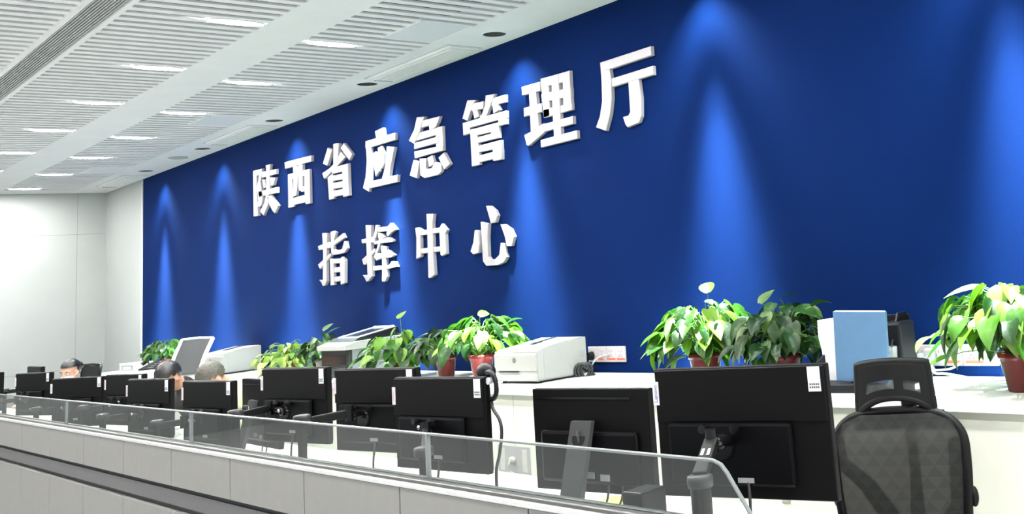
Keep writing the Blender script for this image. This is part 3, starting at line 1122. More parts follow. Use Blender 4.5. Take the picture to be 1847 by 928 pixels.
p = at_y(1262, 858, 1.80)
h13 = at_y(1316, 797, 2.05 - .045)
e13 = at_y(1284, 796, 1.93)
arm((p.x, p.y), e13, h13, p.z + .002, 'black pole arm with grey cap holding the nearest monitor', 'fat')
p = at_y(764, 806, 1.80)
arm((p.x, p.y), at_y(768, 778, 1.90), at_y(773, 772, 1.94), p.z, 'pole arm behind the glass joint, holding the monitor left of the headset', 'thin')
p = at_y(545, 768, 1.74)
arm((p.x, p.y), at_y(630, 746, 1.93), at_y(650, 749, 1.985), p.z + .04, 'grey straight arm reaching to the middle of three monitors', 'thin')
p = at_y(425, 757, 1.74)
arm((p.x, p.y), at_y(486, 737, 1.93), at_y(518, 742, 1.965), p.z + .04, 'grey straight arm reaching to the left of three monitors', 'thin')
for mx, my, zt_, dg_, nm in ((-5.93, 2.00, 1.25, 6, 'behind the monitor of the grey-haired person'), (-6.88, 2.00, 1.25, 7, 'behind the monitor left of the dark-clothed person'), (-7.86, 2.14, 1.25, 7.5, 'behind the partly covered monitor below the small white box'), (-8.48, 2.02, 1.24, 19.5, 'behind the monitor of the masked woman'), (-9.95, 2.07, 1.255, 12.5, 'behind the monitor left of the masked woman'), (-11.3, 2.36, 1.262, -1, 'behind the narrow edge-on monitor'), (-11.42, 2.0, 1.25, 18.5, 'behind the farthest monitor')):
    a_ = math.radians(dg_)
    hd = Vector((mx + MX * math.cos(a_) + .046 * math.sin(a_), my + MX * math.sin(a_) - .046 * math.cos(a_), zt_ - .325 * .6))
    arm((hd.x - .05, hd.y - .17), hd + Vector((-.04, -.05, 0)), hd, hd.z + .03, 'small black pole mount ' + nm, 'thin')

# black computer box and plinth behind the near glass
p = at_y(1160, 870, 1.92)
t = thing('mini_computer', 'upright black slab computer on the desk behind the near glass pane', 'computer', (p.x, 1.92, .75), .1)
obj('case', B(-.038, .038, -.05, .05, .008, .26, bev=.006), BLACK, t)
obj('base_plate', B(-.04, .27, -.09, .06, 0, .02, bev=.004), BLACK, t)
obj('front_grille', B(-.02, .02, -.054, -.05, .05, .22), KNOB, t)
p = at_z(1120, 912, .75)
t = thing('desk_pad', 'yellow and green note pad on the white desk under the near glass', 'note pad', (p.x, p.y, .75), .12)
obj('cover', B(-.10, .10, -.075, .075, 0, .008, bev=.001, seg=1), GREENP, t)
obj('pages', B(-.095, .095, -.088, .06, .008, .016), YELLOWP, t)
# crumpled tissue on the desk
p = at_z(313, 792, .75)
bm = NB()
vs = ball(bm, (0, 0, .05), .12, .09, .05, 14, 10)
rnd = random.Random(4)
for v in vs:
    v.co += Vector((rnd.uniform(-1, 1) * .03, rnd.uniform(-1, 1) * .03, rnd.uniform(-1, 1) * .022))
    v.co.z = max(v.co.z, 0)
tag(obj('paper_tissue', bm, mat('tissue', (.85, .85, .82), .9), None, loc=(p.x, p.y, .75)), 'crumpled white paper tissue on the desk seen through the glass', 'tissue')
# headset hung on a monitor corner
p = at_y(880, 690, 1.99)
t = thing('headset', 'black headset hanging over the corner of the monitor near the white printer', 'headset', (p.x, p.y + .01, p.z))
bm = NB()
tube(bm, smooth_path([(-.035, .01, .03), (-.01, .005, .032), (.02, 0, .022), (.034, 0, -.005), (.034, 0, -.035), (.018, 0, -.055), (-.004, 0, -.058)], 5), .0085, 10)
obj('headband', bm, BLACK, t, True)
bm = NB()
ball(bm, (-.075, .03, .028), .045, .03, .032)
obj('ear_cup', bm, BLACK, t, True)
bm = NB()
cyl(bm, (.002, -.012, .004), (.002, .004, .004), .012, n=20)
obj('ear_pad', bm, CHW, t)
bm = NB()
tube(bm, smooth_path([(.0, 0, -.058), (.008, 0, -.09), (.045, 0, -.125), (.055, .0, -.17), (.035, 0, -.24), (.01, 0, -.30), (.01, 0, -.42)], 6), .0055)
obj('cable', bm, CABB, t, True)


# ================================================================== PLANTS
def leaf(bm, base, dirv, nrm, L, Wd, bend, fold, ymax):
    dirv = dirv.normalized()
    side = dirv.cross(nrm).normalized()
    nrm = side.cross(dirv).normalized()
    prof = [(-.06, .42), (.06, .80), (.24, 1.0), (.45, .92), (.65, .66), (.83, .34), (1.0, .0)]
    rows = []
    pos = Vector(base)
    d = dirv.copy()
    n = nrm.copy()
    tp = 0
    for i, (tt, ww) in enumerate(prof):
        st = (tt - tp) * L
        tp = tt
        if i:
            q = Matrix.Rotation(-bend * abs(st) / L, 3, side)
            d = q @ d
            n = q @ n
        pos = pos + d * st
        hw = ww * Wd / 2
        up_ = n * (fold * hw)
        if hw < 1e-4:
            rows.append([pos.copy()])
        else:
            rows.append([pos - side * hw + up_, pos - side * hw * .5 + up_ * .35, pos.copy(), pos + side * hw * .5 + up_ * .35, pos + side * hw + up_])
    # notch at the base of the heart
    rows[0][2] = rows[0][2] + dirv * L * .07
    vr = []
    for r in rows:
        vr.append([bm.verts.new((v.x, min(v.y, ymax), max(v.z, .004))) for v in r])
    for a, b in zip(vr, vr[1:]):
        if len(b) == 1:
            for k in range(4):
                bm.faces.new((a[k], a[k + 1], b[0]))
        else:
            for k in range(4):
                bm.faces.new((a[k], a[k + 1], b[k + 1], b[k]))


def plant(name, label, x, y, potr, poth, potm, R, z0, z1, n, L, lm, seed, extra=(), base=ZT, low=.35, Ry=None):
    rnd = random.Random(seed)
    t = thing(name, label, 'potted plant', (x, y, base), 0, 'potted plants on the worktop')
    bm = NB()
    lathe(bm, [(0, 0), (potr * .68, 0), (potr * .72, .006), (potr * .93, poth * .80), (potr * 1.0, poth * .82), (potr * 1.03, poth), (potr * .94, poth), (potr * .90, poth * .86), (0, poth * .84)])
    p = obj('pot', bm, potm, t, True)
    bm = NB()
    lathe(bm, [(potr * .905, poth * .86), (potr * .6, poth * .93), (0, poth * .95)])
    obj('soil', bm, SOIL, t, True)
    bl, bs = NB(), NB()
    Ry = Ry or R
    ymax = YW - .02 - y
    root = Vector((0, 0, poth * .92))
    zc = z0 - base
    zt = z1 - base
    spots = []
    for i in range(n):
        az = rnd.uniform(0, 2 * PI)
        k = rnd.random() ** .55                         # 0 centre .. 1 rim
        e = rnd.random()
        rr = k
        top = zc + (zt - zc) * (.30 + .70 * math.sqrt(max(0, 1 - k * k)))
        bot = zc + (zt - zc) * low * (1 - .3 * k) * (0 if rnd.random() < .25 else 1)
        z = bot + (top - bot) * (e ** .7)
        P = Vector((math.cos(az) * rr * (R - L * .55), math.sin(az) * rr * (Ry - L * .55), z))
        spots.append((P, az, k, L * rnd.uniform(.72, 1.2), None))
    for (ex, ey, ez, az, l) in extra:
        spots.append((Vector((ex, ey, ez - base)), az, 1, l, 1))
    for P, az, k, l, sp in spots:
        P.y = min(P.y, ymax - .02)
        st = root + Vector((rnd.uniform(-1, 1), rnd.uniform(-1, 1), 0)) * potr * .6
        mid = (st + P) / 2 + Vector((0, 0, .05 + .3 * abs(P.z - st.z)))
        pts = [st * (1 - s) ** 2 + mid * 2 * s * (1 - s) + P * s * s for s in (0, .25, .5, .75, 1)]
        tube(bs, [(q.x, min(q.y, ymax), q.z) for q in pts], [.0026, .0024, .0022, .002, .0016], 5)
        out = Vector((math.cos(az), math.sin(az), 0))
        tilt = rnd.uniform(-.75, .15) - .25 * k
        d = out * math.cos(tilt) + Vector((0, 0, 1)) * math.sin(tilt)
        if sp:
            d = out * .75 + Vector((0, 0, .65 if P.z > .3 else -.1))
        jit = Vector((rnd.uniform(-1, 1), rnd.uniform(-1, 1), rnd.uniform(-.4, .4))) * .45
        nn = (Vector((0, 0, 1)) + out * .35 + jit)
        leaf(bl, P, d + jit * .5, nn, l, l * rnd.uniform(.55, .72), rnd.uniform(.3, 1.1), rnd.uniform(.12, .4), ymax)
    obj('foliage', bl, lm, t, True)
    obj('stems', bs, STEM, t, True)
    return t


plant('potted_pothos', 'large bright pothos behind the nearest monitor, left of the darker one', -3.90, 3.62, .085, .15, POTR, .31, 1.16, 1.455, 170, .12, LEAF, 3,
      [(.12, -.06, 1.475, 2.4, .12), (-.27, .02, 1.31, 3.2, .12), (-.30, 0, 1.27, 3.3, .12), (-.26, 0, 1.20, 3.6, .11)], low=.2)
plant('potted_pothos', 'darker pothos in a red pot between the bright one and the blue folder', -3.36, 3.62, .075, .14, POTR, .30, 1.12, 1.41, 120, .12, LEAFD, 11, [(.2, 0, 1.38, .4, .1), (-.08, -.05, 1.41, 1.4, .1), (.05, -.05, 1.42, 1.0, .1)], low=.4)
plant('potted_pothos', 'pothos in a glossy dark red pot near the right edge', -2.125, 3.60, .085, .145, POTR, .36, 1.20, 1.45, 150, .13, LEAF, 21, [(-.36, -.03, 1.24, 3.0, .13), (-.3, -.05, 1.16, 3.3, .1)], low=.1)
plant('potted_pothos', 'leafy pothos in a pink pot just left of the white printer', -5.97, 3.62, .078, .15, POTP, .33, 1.16, 1.43, 110, .115, LEAF, 31, [(.36, 0, 1.31, .2, .11), (.3, 0, 1.36, 1.2, .11), (0, 0, 1.42, 1.8, .1)])
plant('potted_pothos', 'darker small pothos in a red pot between two brighter ones', -6.48, 3.66, .070, .14, POTR, .24, 1.15, 1.37, 70, .10, LEAFD, 41)
plant('potted_pothos', 'bright pothos just right of the black and white printer', -7.00, 3.60, .070, .11, POTR, .31, 1.08, 1.38, 110, .105, LEAF, 51, [(.02, 0, 1.44, 2.2, .11), (-.25, 0, 1.1, 3.4, .1)], low=.1)
plant('potted_plant', 'yellow-green small leaved plant beside the far white printer', -8.82, 3.58, .065, .12, mat('pot_orange', (.5, .16, .08), .4), .31, 1.05, 1.32, 190, .07, LEAFY, 61, low=.0)
plant('potted_plant', 'dark upright plant in a grey pot left of the black and white printer', -8.22, 3.60, .065, .13, POTG, .22, 1.10, 1.36, 110, .085, LEAFD, 71, [(.0, 0, 1.38, 1.5, .09), (.1, 0, 1.36, 1.2, .09)])
plant('potted_plant', 'bushy dark plant in a brown pot at the far end by the white chair', -11.92, 3.60, .055, .15, POTB, .25, 1.17, 1.39, 130, .085, leaf_mat('leaf_mid', [(0, (.006, .022, .004)), (.6, (.016, .060, .007)), (1, (.05, .14, .02))]), 81)


# ================================================================== PRINTERS
def white_printer(x, y, deg, label):
    """front-left foot corner at x,y; width .412, depth .44"""
    t = thing('laser_printer', label, 'printer', (x, y, ZT), math.radians(deg), 'white laser printers')
    w, d = .412, .37
    bm = NB()
    prism(bm, [(0, .012), (0, .175), (.02, .188), (d * .96, .228), (d, .220), (d, .012)], 'x', 0, w)
    es = [e for e in bm.edges if e.calc_length() > .1]
    bmesh.ops.bevel(bm, geom=es, offset=.008, segments=2, affect='EDGES')
    b = obj('body', bm, PRN, t)
    obj('paper_tray', B(.004, w - .004, -.006, .02, .016, .058, bev=.003), PRN, t)
    obj('tray_slot', B(.05, .24, -.0065, .002, .064, .070), PRND, t)
    obj('front_door', B(.004, w - .004, -.004, .012, .070, .165, bev=.004), PRN, t)
    obj('tray_handle', B(.05, .25, -.012, -.005, .0595, .0635, bev=.001, seg=1), PRN, t)
    bm = NB()
    cyl(bm, (.205, -.006, .132), (.205, -.003, .132), .014, n=24)
    g = obj('logo_disc', bm, mat('badge_grey', (.09, .09, .095), .4), t)
    bm = NB()
    for dx in (-.005, .003):
        prism(bm, [(.205 + dx - .001, .124), (.205 + dx + .001, .124), (.205 + dx + .004, .140), (.205 + dx + .002, .140)], 'y', -.0068, -.006)
    obj('logo_strokes', bm, PRN, g)
    # output tray and slot on the sloping top
    sl = (.228 - .188) / (d * .96 - .02)
    ang = math.atan(sl)
    M = Matrix.Translation((w / 2, .02, .188)) @ Matrix.Rotation(ang, 4, 'X')
    obj('output_slot', B(-.13, .02, .20, .31, -.002, .0035, M=M), PRNG, t)
    obj('output_paper', B(-.06, -.02, .13, .31, .003, .007, M=M), PRND, t)
    obj('control_panel', B(.09, .19, .1, .22, -.001, .004, bev=.001, seg=1, M=M), PRN, t)
    bm = NB()
    box(bm, w - .0005, w + .0015, .05, .052, .012, .185)
    box(bm, w - .0005, w + .0015, .20, .24, .085, .088)
    box(bm, w - .0005, w + .0015, .238, .24, .06, .088)
    for k in range(6):
        box(bm, w - .0005, w + .0015, .31 + k * .008, .314 + k * .008, .11, .15)
    obj('side_seams', bm, PRNG, t)
    bm = NB()
    for fx in (.04, w - .04):
        for fy in (.04, d - .04):
            cyl(bm, (fx, fy, 0), (fx, fy, .013), .015, n=12)
    obj('foot', bm, PRND, t)
    return t


p = at_z(897, 691.5, ZT)
white_printer(p.x + .01, p.y - .02, 2.5, 'white laser printer with a grey round badge left of the wall sockets')
white_printer(-10.62, 3.48, 10, 'white laser printer at the far end behind the grey-haired person')

# black and white multifunction printer
t = MFP = thing('multifunction_printer', 'black and white multifunction printer with silver topped feeder between the plants', 'printer', (-7.97, 3.47, ZT), math.radians(1))
w, d = .43, .42
obj('base_body', B(0, w, 0, d, .0, .21, bev=.006), PRND, t)
obj('side_panel', B(w - .004, w + .006, .03, d - .01, .01, .215, bev=.004), mat('side_grey', (.10, .10, .108), .45), t)
obj('front_recess', B(.035, w - .035, -.004, .01, .10, .175), SCREEN, t)
obj('paper_tray', B(.02, w - .02, -.008, .01, .02, .085, bev=.003), BLACK, t)
bm = NB()
prism(bm, [(-.03, .208), (-.03, .238), (.06, .262), (d, .27), (d, .208)], 'x', -.004, w + .01)
obj('white_deck', bm, PRN, t)
bm = NB()
prism(bm, [(.05, .262), (.09, .285), (d - .02, .337), (d, .27)], 'x', .01, w - .01)
f = obj('document_feeder', bm, BLACK, t)
sl = math.atan2(.052, d - .11)
M = Matrix.Translation((w / 2, .1, .285)) @ Matrix.Rotation(sl, 4, 'X')
bm = NB()
for s in (-1, 1):
    box(bm, .03 + s * .15 - .012, .03 + s * .15 + .012, .0, .29, .0, .009, bev=.003, M=M)
box(bm, -.12, .18, .27, .295, 0, .014, bev=.004, M=M)
box(bm, -.12, .18, -.01, .012, 0, .006, bev=.002, M=M)
obj('feeder_rails', bm, SILVER, f)
obj('feeder_tray', B(-.11, .17, .01, .28, .001, .007, M=M), SCREEN, f)
obj('badge', B(-.19, -.155, .05, .075, .001, .004, M=M), PRN, f)


# ================================================================== SOCKET STRIPS, CABLES, FOLDERS
def socket_strip(x0, n, ztop, label, reds, pw=.089, ph=.092):
    t = thing('socket_strip', label, 'wall socket', (x0, YW, ztop - ph), 0, 'white wall socket strips')
    for i in range(n):
        q = obj('socket_plate', B(i * pw + .001, (i + 1) * pw - .001, -.012, -.0005, 0, ph, bev=.003), SOCK, t)
        bm = NB()
        cxp = (i + .5) * pw
        for dx, dz, rr in ((-.012, .062, 0), (.012, .062, 0), (-.01, .034, .6), (.01, .034, -.6), (0, .046, 0)):
            box(bm, -.0015, .0015, -.0125, -.0115, -.005, .005, M=Matrix.Translation((cxp + dx, 0, dz)) @ Matrix.Rotation(rr, 4, 'Y'))
        obj('socket_holes', bm, DARKH, q)
    for a, b in reds:
        obj('red_label', B(a, b, -.0135, -.012, .012, .024), REDL, t)
    return t


sk = at_y(1060, 626, YW - .012)
socket_strip(sk.x, 4, sk.z, 'white four plate socket strip on the blue wall right of the printer', [(.10, .15), (.185, .265), (.278, .352)])
sk2 = at_y(1643, 623, YW - .012)
socket_strip(sk2.x, 5, sk2.z, 'white socket strip on the blue wall left of the near red pot', [(.18, .27), (.28, .37)])
# plugs and loose cables
p = at_y(1062, 643, YW - .03)
t = thing('power_adapter', 'black plug and coiled cable between the white printer and the sockets', 'power adapter', (p.x, YW - .013, p.z))
bm = NB()
cyl(bm, (.01, 0, 0), (.01, -.035, 0), .026, .022, n=20)
obj('plug', bm, BLACK, t)
bm = NB()
pts = []
cc_ = at_y(1046, 671, 3.76) - Vector((p.x, YW - .013, p.z))
for i in range(40):
    a = i / 40 * 2 * PI * 3
    pts.append(cc_ + Vector((.022 * math.cos(a) + .0006 * i, .03 * math.cos(a) + .0012 * i, .044 * math.sin(a))))
tube(bm, [Vector((.01, -.03, 0)), Vector((-.0, -.07, -.01)), Vector((.0, -.10, -.03))] + pts, .0085, 8)
obj('coiled_cable', bm, CABB, t, True)
bm = NB()
box(bm, -.06, -.015, -.06, -.02, -.035, .04, bev=.006)
obj('transformer', bm, BLACK, t)
p = at_y(1098, 640, YW - .012)
q = at_z(1060, 676, ZT)
t = thing('white_cable', 'thin grey cable from the middle socket down to the worktop by the printer', 'cable', (q.x, q.y, ZT))
bm = NB()
P0 = p - Vector((q.x, q.y, ZT))
tube(bm, smooth_path([P0, P0 + Vector((-.05, -.03, -.01)), P0 * .5 + Vector((0, -.03, .02)), (.02, -.0, .02), (0, 0, .005)], 6), .0045)
obj('lead', bm, mat('cable_grey', (.42, .43, .42), .5), t, True)
bm = NB()
cyl(bm, P0 + Vector((0, -.008, 0)), P0, .01, n=12)
obj('plug', bm, SOCK, t)
p = at_y(1681, 640, YW - .012)
t = thing('charger_cable', 'white charger plug and looping white cable below the near sockets', 'cable', (p.x, YW - .013, p.z))
bm = NB()
box(bm, -.022, .022, -.03, 0, -.03, .03, bev=.008)
obj('charger', bm, SOCK, t)
dz = ZT + .006 - p.z
bm = NB()
tube(bm, smooth_path([(0, -.02, -.03), (.02, -.025, -.075), (.08, -.03, dz + .01), (.2, -.06, dz), (.3, -.12, dz)], 6), .0055)
tube(bm, smooth_path([(.16, -.005, -.03), (.10, -.012, -.06), (.0, -.02, dz + .02), (-.05, -.03, dz)], 6), .0045)
obj('lead', bm, CABW, t, True)
# clear plastic bag by the sockets
p = at_z(1662, 688, ZT)
bm = NB()
vs = ball(bm, (0, 0, .055), .06, .05, .06, 14, 10)
rnd = random.Random(9)
for v in vs:
    v.co += Vector((rnd.uniform(-1, 1), rnd.uniform(-1, 1), rnd.uniform(-1, 1))) * .014
    v.co.z = max(v.co.z, 0)
tag(obj('plastic_bag', bm, CLEARP, None, loc=(p.x, 3.80, ZT)), 'crumpled clear plastic bag on the worktop below the near sockets', 'plastic bag')
p = at_y(1612, 640, 3.62)
bm = NB()
lathe(bm, [(.0, 0), (.032, 0), (.042, .17), (.040, .17), (.030, .004), (0, .004)], n=24)
tag(obj('plastic_cup', bm, CLEARP, None, True, loc=(p.x, 3.58, ZT)), 'tall clear plastic cup standing behind the chair headrest', 'cup')

# file rack with folders
rx = at_y(1566, 640, 3.62).x
t = thing('file_rack', 'black file rack on a black tray holding papers and a blue folder', 'file rack', (rx, 3.62, ZT), math.radians(6))
obj('tray', B(-.27, .10, -.19, .16, 0, .035, bev=.005), BLACK, t)
for s, xx in ((0, -.19), (1, -.02), (2, .13)):
    bm = NB()
    prism(bm, [(-.12, .035), (.13, .035), (.13, .30), (.06, .30), (-.02, .16), (-.12, .12)], 'x', xx - .004, xx + .004)
    obj('divider', bm, BLACK, t)
obj('back_plate', B(-.19, .15, .125, .133, .03, .29, bev=.003), BLACK, t)
obj('right_box', B(.06, .17, .0, .13, .0, .265, bev=.012), BLACK, t)


def leaning(name, label, cat, x, y, w, h, th, m, lean, yaw, extra=None):
    t = thing(name, label, cat, (x, y, ZT + .037), yaw, None)
    M = Matrix.Rotation(lean, 4, 'Y')
    obj('cover', B(-w / 2, w / 2, -th / 2, th / 2, 0, h, bev=.002, seg=1, M=M), m, t)
    if extra:
        extra(t, M)
    return t


leaning('blue_folder', 'light blue folder standing tall in the black file rack', 'folder', rx + .055, 3.50, .25, .29, .02, FOLD, math.radians(3), math.radians(9),
        lambda t, M: obj('pages', B(-.115, .12, -.006, .006, (.004), .293, M=M), PAPER, t))


def sheets(t, M):
    bm = NB()
    for k in range(5):
        box(bm, -.105 + .006 * k, .07 - .008 * k, -.012 - .0022 * k, -.0112 - .0022 * k, 0, .25 - .012 * k, M=M @ Matrix.Rotation(-.03 * k, 4, 'Y'))
    obj('loose_sheets', bm, PAPER, t)


leaning('paper_stack', 'leaning stack of white papers left of the blue folder', 'papers', rx - .085, 3.57, .21, .265, .02, PAPER, math.radians(-5), math.radians(4), sheets)

# small things at the far end of the counter
p = at_y(251, 666, 3.64)
t = thing('document_box', 'small white box with a grey print at the far end of the worktop', 'box', (p.x, 3.64, ZT), .1)
obj('carton', B(-.20, .20, -.12, .12, 0, .10, bev=.003), PRN, t)
obj('print', B(-.15, .15, -.1215, -.12, .03, .08), mat('print_grey', (.12, .125, .125), .6), t)
obj('print_window', B(-.10, .10, -.123, -.1215, .04, .07), PRN, t)
p = at_y(282, 668, 3.60)
t = thing('desk_phone', 'black desk telephone between the small white box and the far dark plant', 'telephone', (p.x, 3.60, ZT), .2)
bm = NB()
prism(bm, [(-.10, 0), (-.10, .05), (.10, .13), (.10, 0)], 'x', -.16, .16)
obj('base', bm, BLACK, t)
bm = NB()
tube(bm, smooth_path([(-.1, -.09, .10), (-.1, -.02, .15), (-.1, .06, .18), (-.1, .10, .16)], 5), .022, 10)
obj('handset', bm, PRND, t, True)
bm = NB()
for i in range(3):
    for j in range(4):
        box(bm, .0 + i * .035, .025 + i * .035, -.09 + j * .035, -.065 + j * .035, .06 + j * .0145, .066 + j * .0145)
obj('keypad', bm, PRNG, t)
for k in range(2):
    p = at_y(271, 679 - 5 * k, 3.42)
    t = thing('paper_book', 'white paperbound book at the far counter end, ' + ('lower of two stacked' if k == 0 else 'upper of two stacked'), 'book', (p.x, 3.42, ZT + .026 * k), .05 + .06 * k, 'stacked books')
    obj('cover', B(-.16, .16, -.075, .075, 0, .025, bev=.002, seg=1), PAPER, t)
    obj('pages', B(-.155, .162, -.072, .076, .003, .022), mat('page_edge', (.62, .60, .50), .8), t)


# ================================================================== CHAIRS
def star_base(t, m):
    bm = NB()
    cy = -.26
    cyl(bm, (0, cy, .10), (0, cy, .45), .028, .022, n=18)
    obj('gas_column', bm, m, t)
    for k in range(5):
        a = 2 * PI * k / 5 + .3
        bm = NB()
        tube(bm, [(0, cy, .105), (math.cos(a) * .16, cy + math.sin(a) * .16, .095), (math.cos(a) * .29, cy + math.sin(a) * .29, .07)], [.026, .022, .016], 10)
        lg = obj('leg', bm, m, t, True)
        bm = NB()
        c, s = math.cos(a) * .295, cy + math.sin(a) * .295
        cyl(bm, (c - .012 * math.sin(a), s + .012 * math.cos(a), .028), (c + .012 * math.sin(a), s - .012 * math.cos(a), .028), .028, n=18)
        obj('caster', bm, CHB, lg)


def mesh_chair(x, y, rz, label, dz=0):
    """seat points to local -y; back at y = 0"""
    t = thing('office_chair', label, 'chair', (x, y, 0), rz)
    fr = smooth_path([(-.20, 0, .56), (-.232, -.012, .70), (-.238, -.01, .85), (-.225, .0, .955), (-.15, .008, 1.015), (0, .010, 1.03), (.15, .008, 1.015), (.225, .0, .955), (.236, -.01, .85), (.222, -.012, .70), (.19, 0, .56), (0, .0, .53)], 6, True)
    fr = [p + Vector((0, 0, dz)) for p in fr]
    bm = NB()
    tube(bm, fr, .017, 10, True)
    obj('back_frame', bm, CHB, t, True)
    bm = NB()
    rows = []
    nz, nx = 16, 12
    for i in range(nz + 1):
        z = .55 + (1.022 - .55) * i / nz
        f = min(1, (1.03 - z) / .09)
        hw = .235 * (math.sqrt(max(0, 1 - (1 - f) ** 2)) * .78 + .22 if f < 1 else 1) - (.03 if z < .65 else 0)
        rows.append([bm.verts.new((hw * (2 * j / nx - 1), -.012 - .025 * (1 - (2 * j / nx - 1) ** 2) * (1 if z < .95 else .4), z + dz)) for j in range(nx + 1)])
    for a, b in zip(rows, rows[1:]):
        for j in range(nx):
            bm.faces.new((a[j], a[j + 1], b[j + 1], b[j]))
    obj('back_mesh', bm, KNIT, t, True)
    # forked spine with side bands, seen through the mesh
    def strip(bm, a, b, wa, wb, y0, y1):
        a, b = Vector((a[0], 0, a[1] + dz)), Vector((b[0], 0, b[1] + dz))
        d = (b - a).normalized()
        n = Vector((-d.z, 0, d.x))
        pts = [(a + n * wa), (b + n * wb), (b - n * wb), (a - n * wa)]
        prism(bm, [(p.x, p.z) for p in pts], 'y', y0, y1)
    bm = NB()
    S = [((.045, 1.02), (.045, .80), .020, .016), ((.045, .82), (.035, .62), .016, .028),
         ((-.232, .86), (-.12, .76), .022, .026), ((-.14, .78), (-.02, .60), .026, .036),
         ((.205, .93), (.185, .66), .030, .030), ((.20, .70), (.06, .58), .026, .036),
         ((-.225, .95), (-.225, .84), .018, .02), ((-.16, .995), (.17, .995), .030, .030), ((-.14, .56), (.14, .56), .035, .035)]
    for a, b, wa, wb in S:
        strip(bm, a, b, wa, wb, .008, .03)
    obj('spine_fork', bm, CHB, t)
    bm = NB()
    ball(bm, (.245, .0, .735 + dz), .016, .02, .035)
    ball(bm, (-.245, .0, .735 + dz), .016, .02, .035)
    obj('height_knob', bm, CHB, t, True)
    # headrest: curved pad with a slot
    hz = 1.05 + dz
    bm = NB()
    def hx(u, v):                        # u -1..1 across, v 0..1 up
        sw = .028 * (1 - v) ** 2 * (abs(u) ** 3)
        return Vector((u * (.138 - .010 * v), -.02 + .035 * u * u, hz + .155 * v - sw + .030 * (1 - v) * (1 - u * u) - .012 * u * u * v))
    nu, nv = 24, 12
    slot = lambda u, v: (.26 < v < .48) and (-.72 < u < .12 or .36 < u < .72)
    for side in (0, 1):
        off = Vector((0, -.012 if side else .012, 0))
        g = [[bm.verts.new(hx(-1 + 2 * i / nu, j / nv) + off) for j in range(nv + 1)] for i in range(nu + 1)]
        if side == 0:
            g0 = g
        else:
            g1 = g
        for i in range(nu):
            for j in range(nv):
                if not slot(-1 + 2 * (i + .5) / nu, (j + .5) / nv):
                    q = (g[i][j], g[i + 1][j], g[i + 1][j + 1], g[i][j + 1])
                    bm.faces.new(q)
    bd = [(i, 0) for i in range(nu)] + [(nu, j) for j in range(nv)] + [(i, nv) for i in range(nu, 0, -1)] + [(0, j) for j in range(nv, 0, -1)]
    for a, b in zip(bd, bd[1:] + bd[:1]):
        bm.faces.new((g0[a[0]][a[1]], g0[b[0]][b[1]], g1[b[0]][b[1]], g1[a[0]][a[1]]))
    hr = obj('headrest', bm, CHB, t, True)
    bm = NB()
    rim = [hx(-1 + 2 * i / nu, j / nv) for i, j in bd]
    tube(bm, rim, .014, 8, True)
    obj('headrest_rim', bm, CHB, hr, True)
    bm = NB()
    rr_ = []
    for i in range(13):
        u = -.8 + 1.6 * i / 12
        rr_.append([bm.verts.new(hx(u, v) + Vector((0, .0, 0))) for v in (.22, .52)])
    for a, b in zip(rr_, rr_[1:]):
        bm.faces.new((a[0], b[0], b[1], a[1]))
    obj('headrest_mesh', bm, KNITD, hr, True)
    bm = NB()
    box(bm, .02, .075, .012, .034, .97 + dz, hz + .10, bev=.006)
    obj('headrest_post', bm, CHB, t)
    bm = NB()
    box(bm, -.25, .25, -.50, -.04, .44, .50, bev=.025, seg=3)
    obj('seat', bm, CHB, t)
    for s in (-1, 1):
        bm = NB()
        tube(bm, smooth_path([(s * .2, -.25, .43), (s * .29, -.25, .45), (s * .30, -.25, .60), (s * .30, -.24, .66)], 5), .018, 10)
        ar = obj('armrest', bm, CHB, t, True)
        obj('arm_pad', B(s * .30 - .045, s * .30 + .045, -.36, -.12, .66, .69, bev=.012), CHB, ar)
    obj('back_bracket', B(-.05, .05, -.12, .03, .40, .58, bev=.012), CHB, t)
    star_base(t, CHB)
    return t


cp = EYE + ray(1615, 742) * 3.72
mesh_chair(cp.x, cp.y, math.radians(24), 'black mesh office chair with headrest beside the nearest monitor', cp.z - 1.03)


def plain_chair(x, y, rz, label, fm, ztop, w, hpan, knit, lean=0):
    t = thing('task_chair', label, 'chair', (x, y, 0), rz)
    z0 = ztop - hpan
    for s in (-1, 1):
        bm = NB()
        tube(bm, smooth_path([(s * .16, .0, .46), (s * w * .5, .0, .6), (s * w * .5, .0, z0), (s * w * .5, lean, ztop)], 5), .018, 8)
        obj('back_post', bm, fm, t, True)
    bm = NB()
    tube(bm, [(-w * .5, lean, ztop), (0, lean + .01, ztop + .006), (w * .5, lean, ztop)], .013, 8)
    obj('top_rail', bm, fm, t, True)
    bm = NB()
    prism(bm, [(-.008, z0), (.006, z0), (lean + .006, ztop - .01), (lean - .008, ztop - .01)], 'x', -w * .5 + .012, w * .5 - .012)
    obj('back_panel', bm, knit, t)
    bm = NB()
    tube(bm, [(-w * .5, 0, z0), (0, .01, z0 - .006), (w * .5, 0, z0)], .011, 8)
    obj('lower_rail', bm, fm if fm is CHB else PRNG, t, True)
    obj('seat', B(-.24, .24, -.48, -.02, .43, .49, bev=.025, seg=3), CHB, t)
    obj('back_bracket', B(-.18, .18, -.1, .03, .40, .47, bev=.012), CHB, t)
    star_base(t, CHB)
    return t


p = at_y(337, 640, 3.22)
plain_chair(p.x, 3.20, math.radians(13), 'dark mesh task chair with a white frame between dark plant and far printer', CHW, at_y(342, 613, 3.28).z, .46, .29, mat('panel_grey', (.03, .033, .035), .7, var=.1, scale=300), .12)
p = at_y(160, 672, 3.26)
plain_chair(p.x, 3.26, math.radians(8), 'black office chair behind the masked woman', CHB, at_y(160, 661, 3.2).z, .44, .40, CHB, .03)


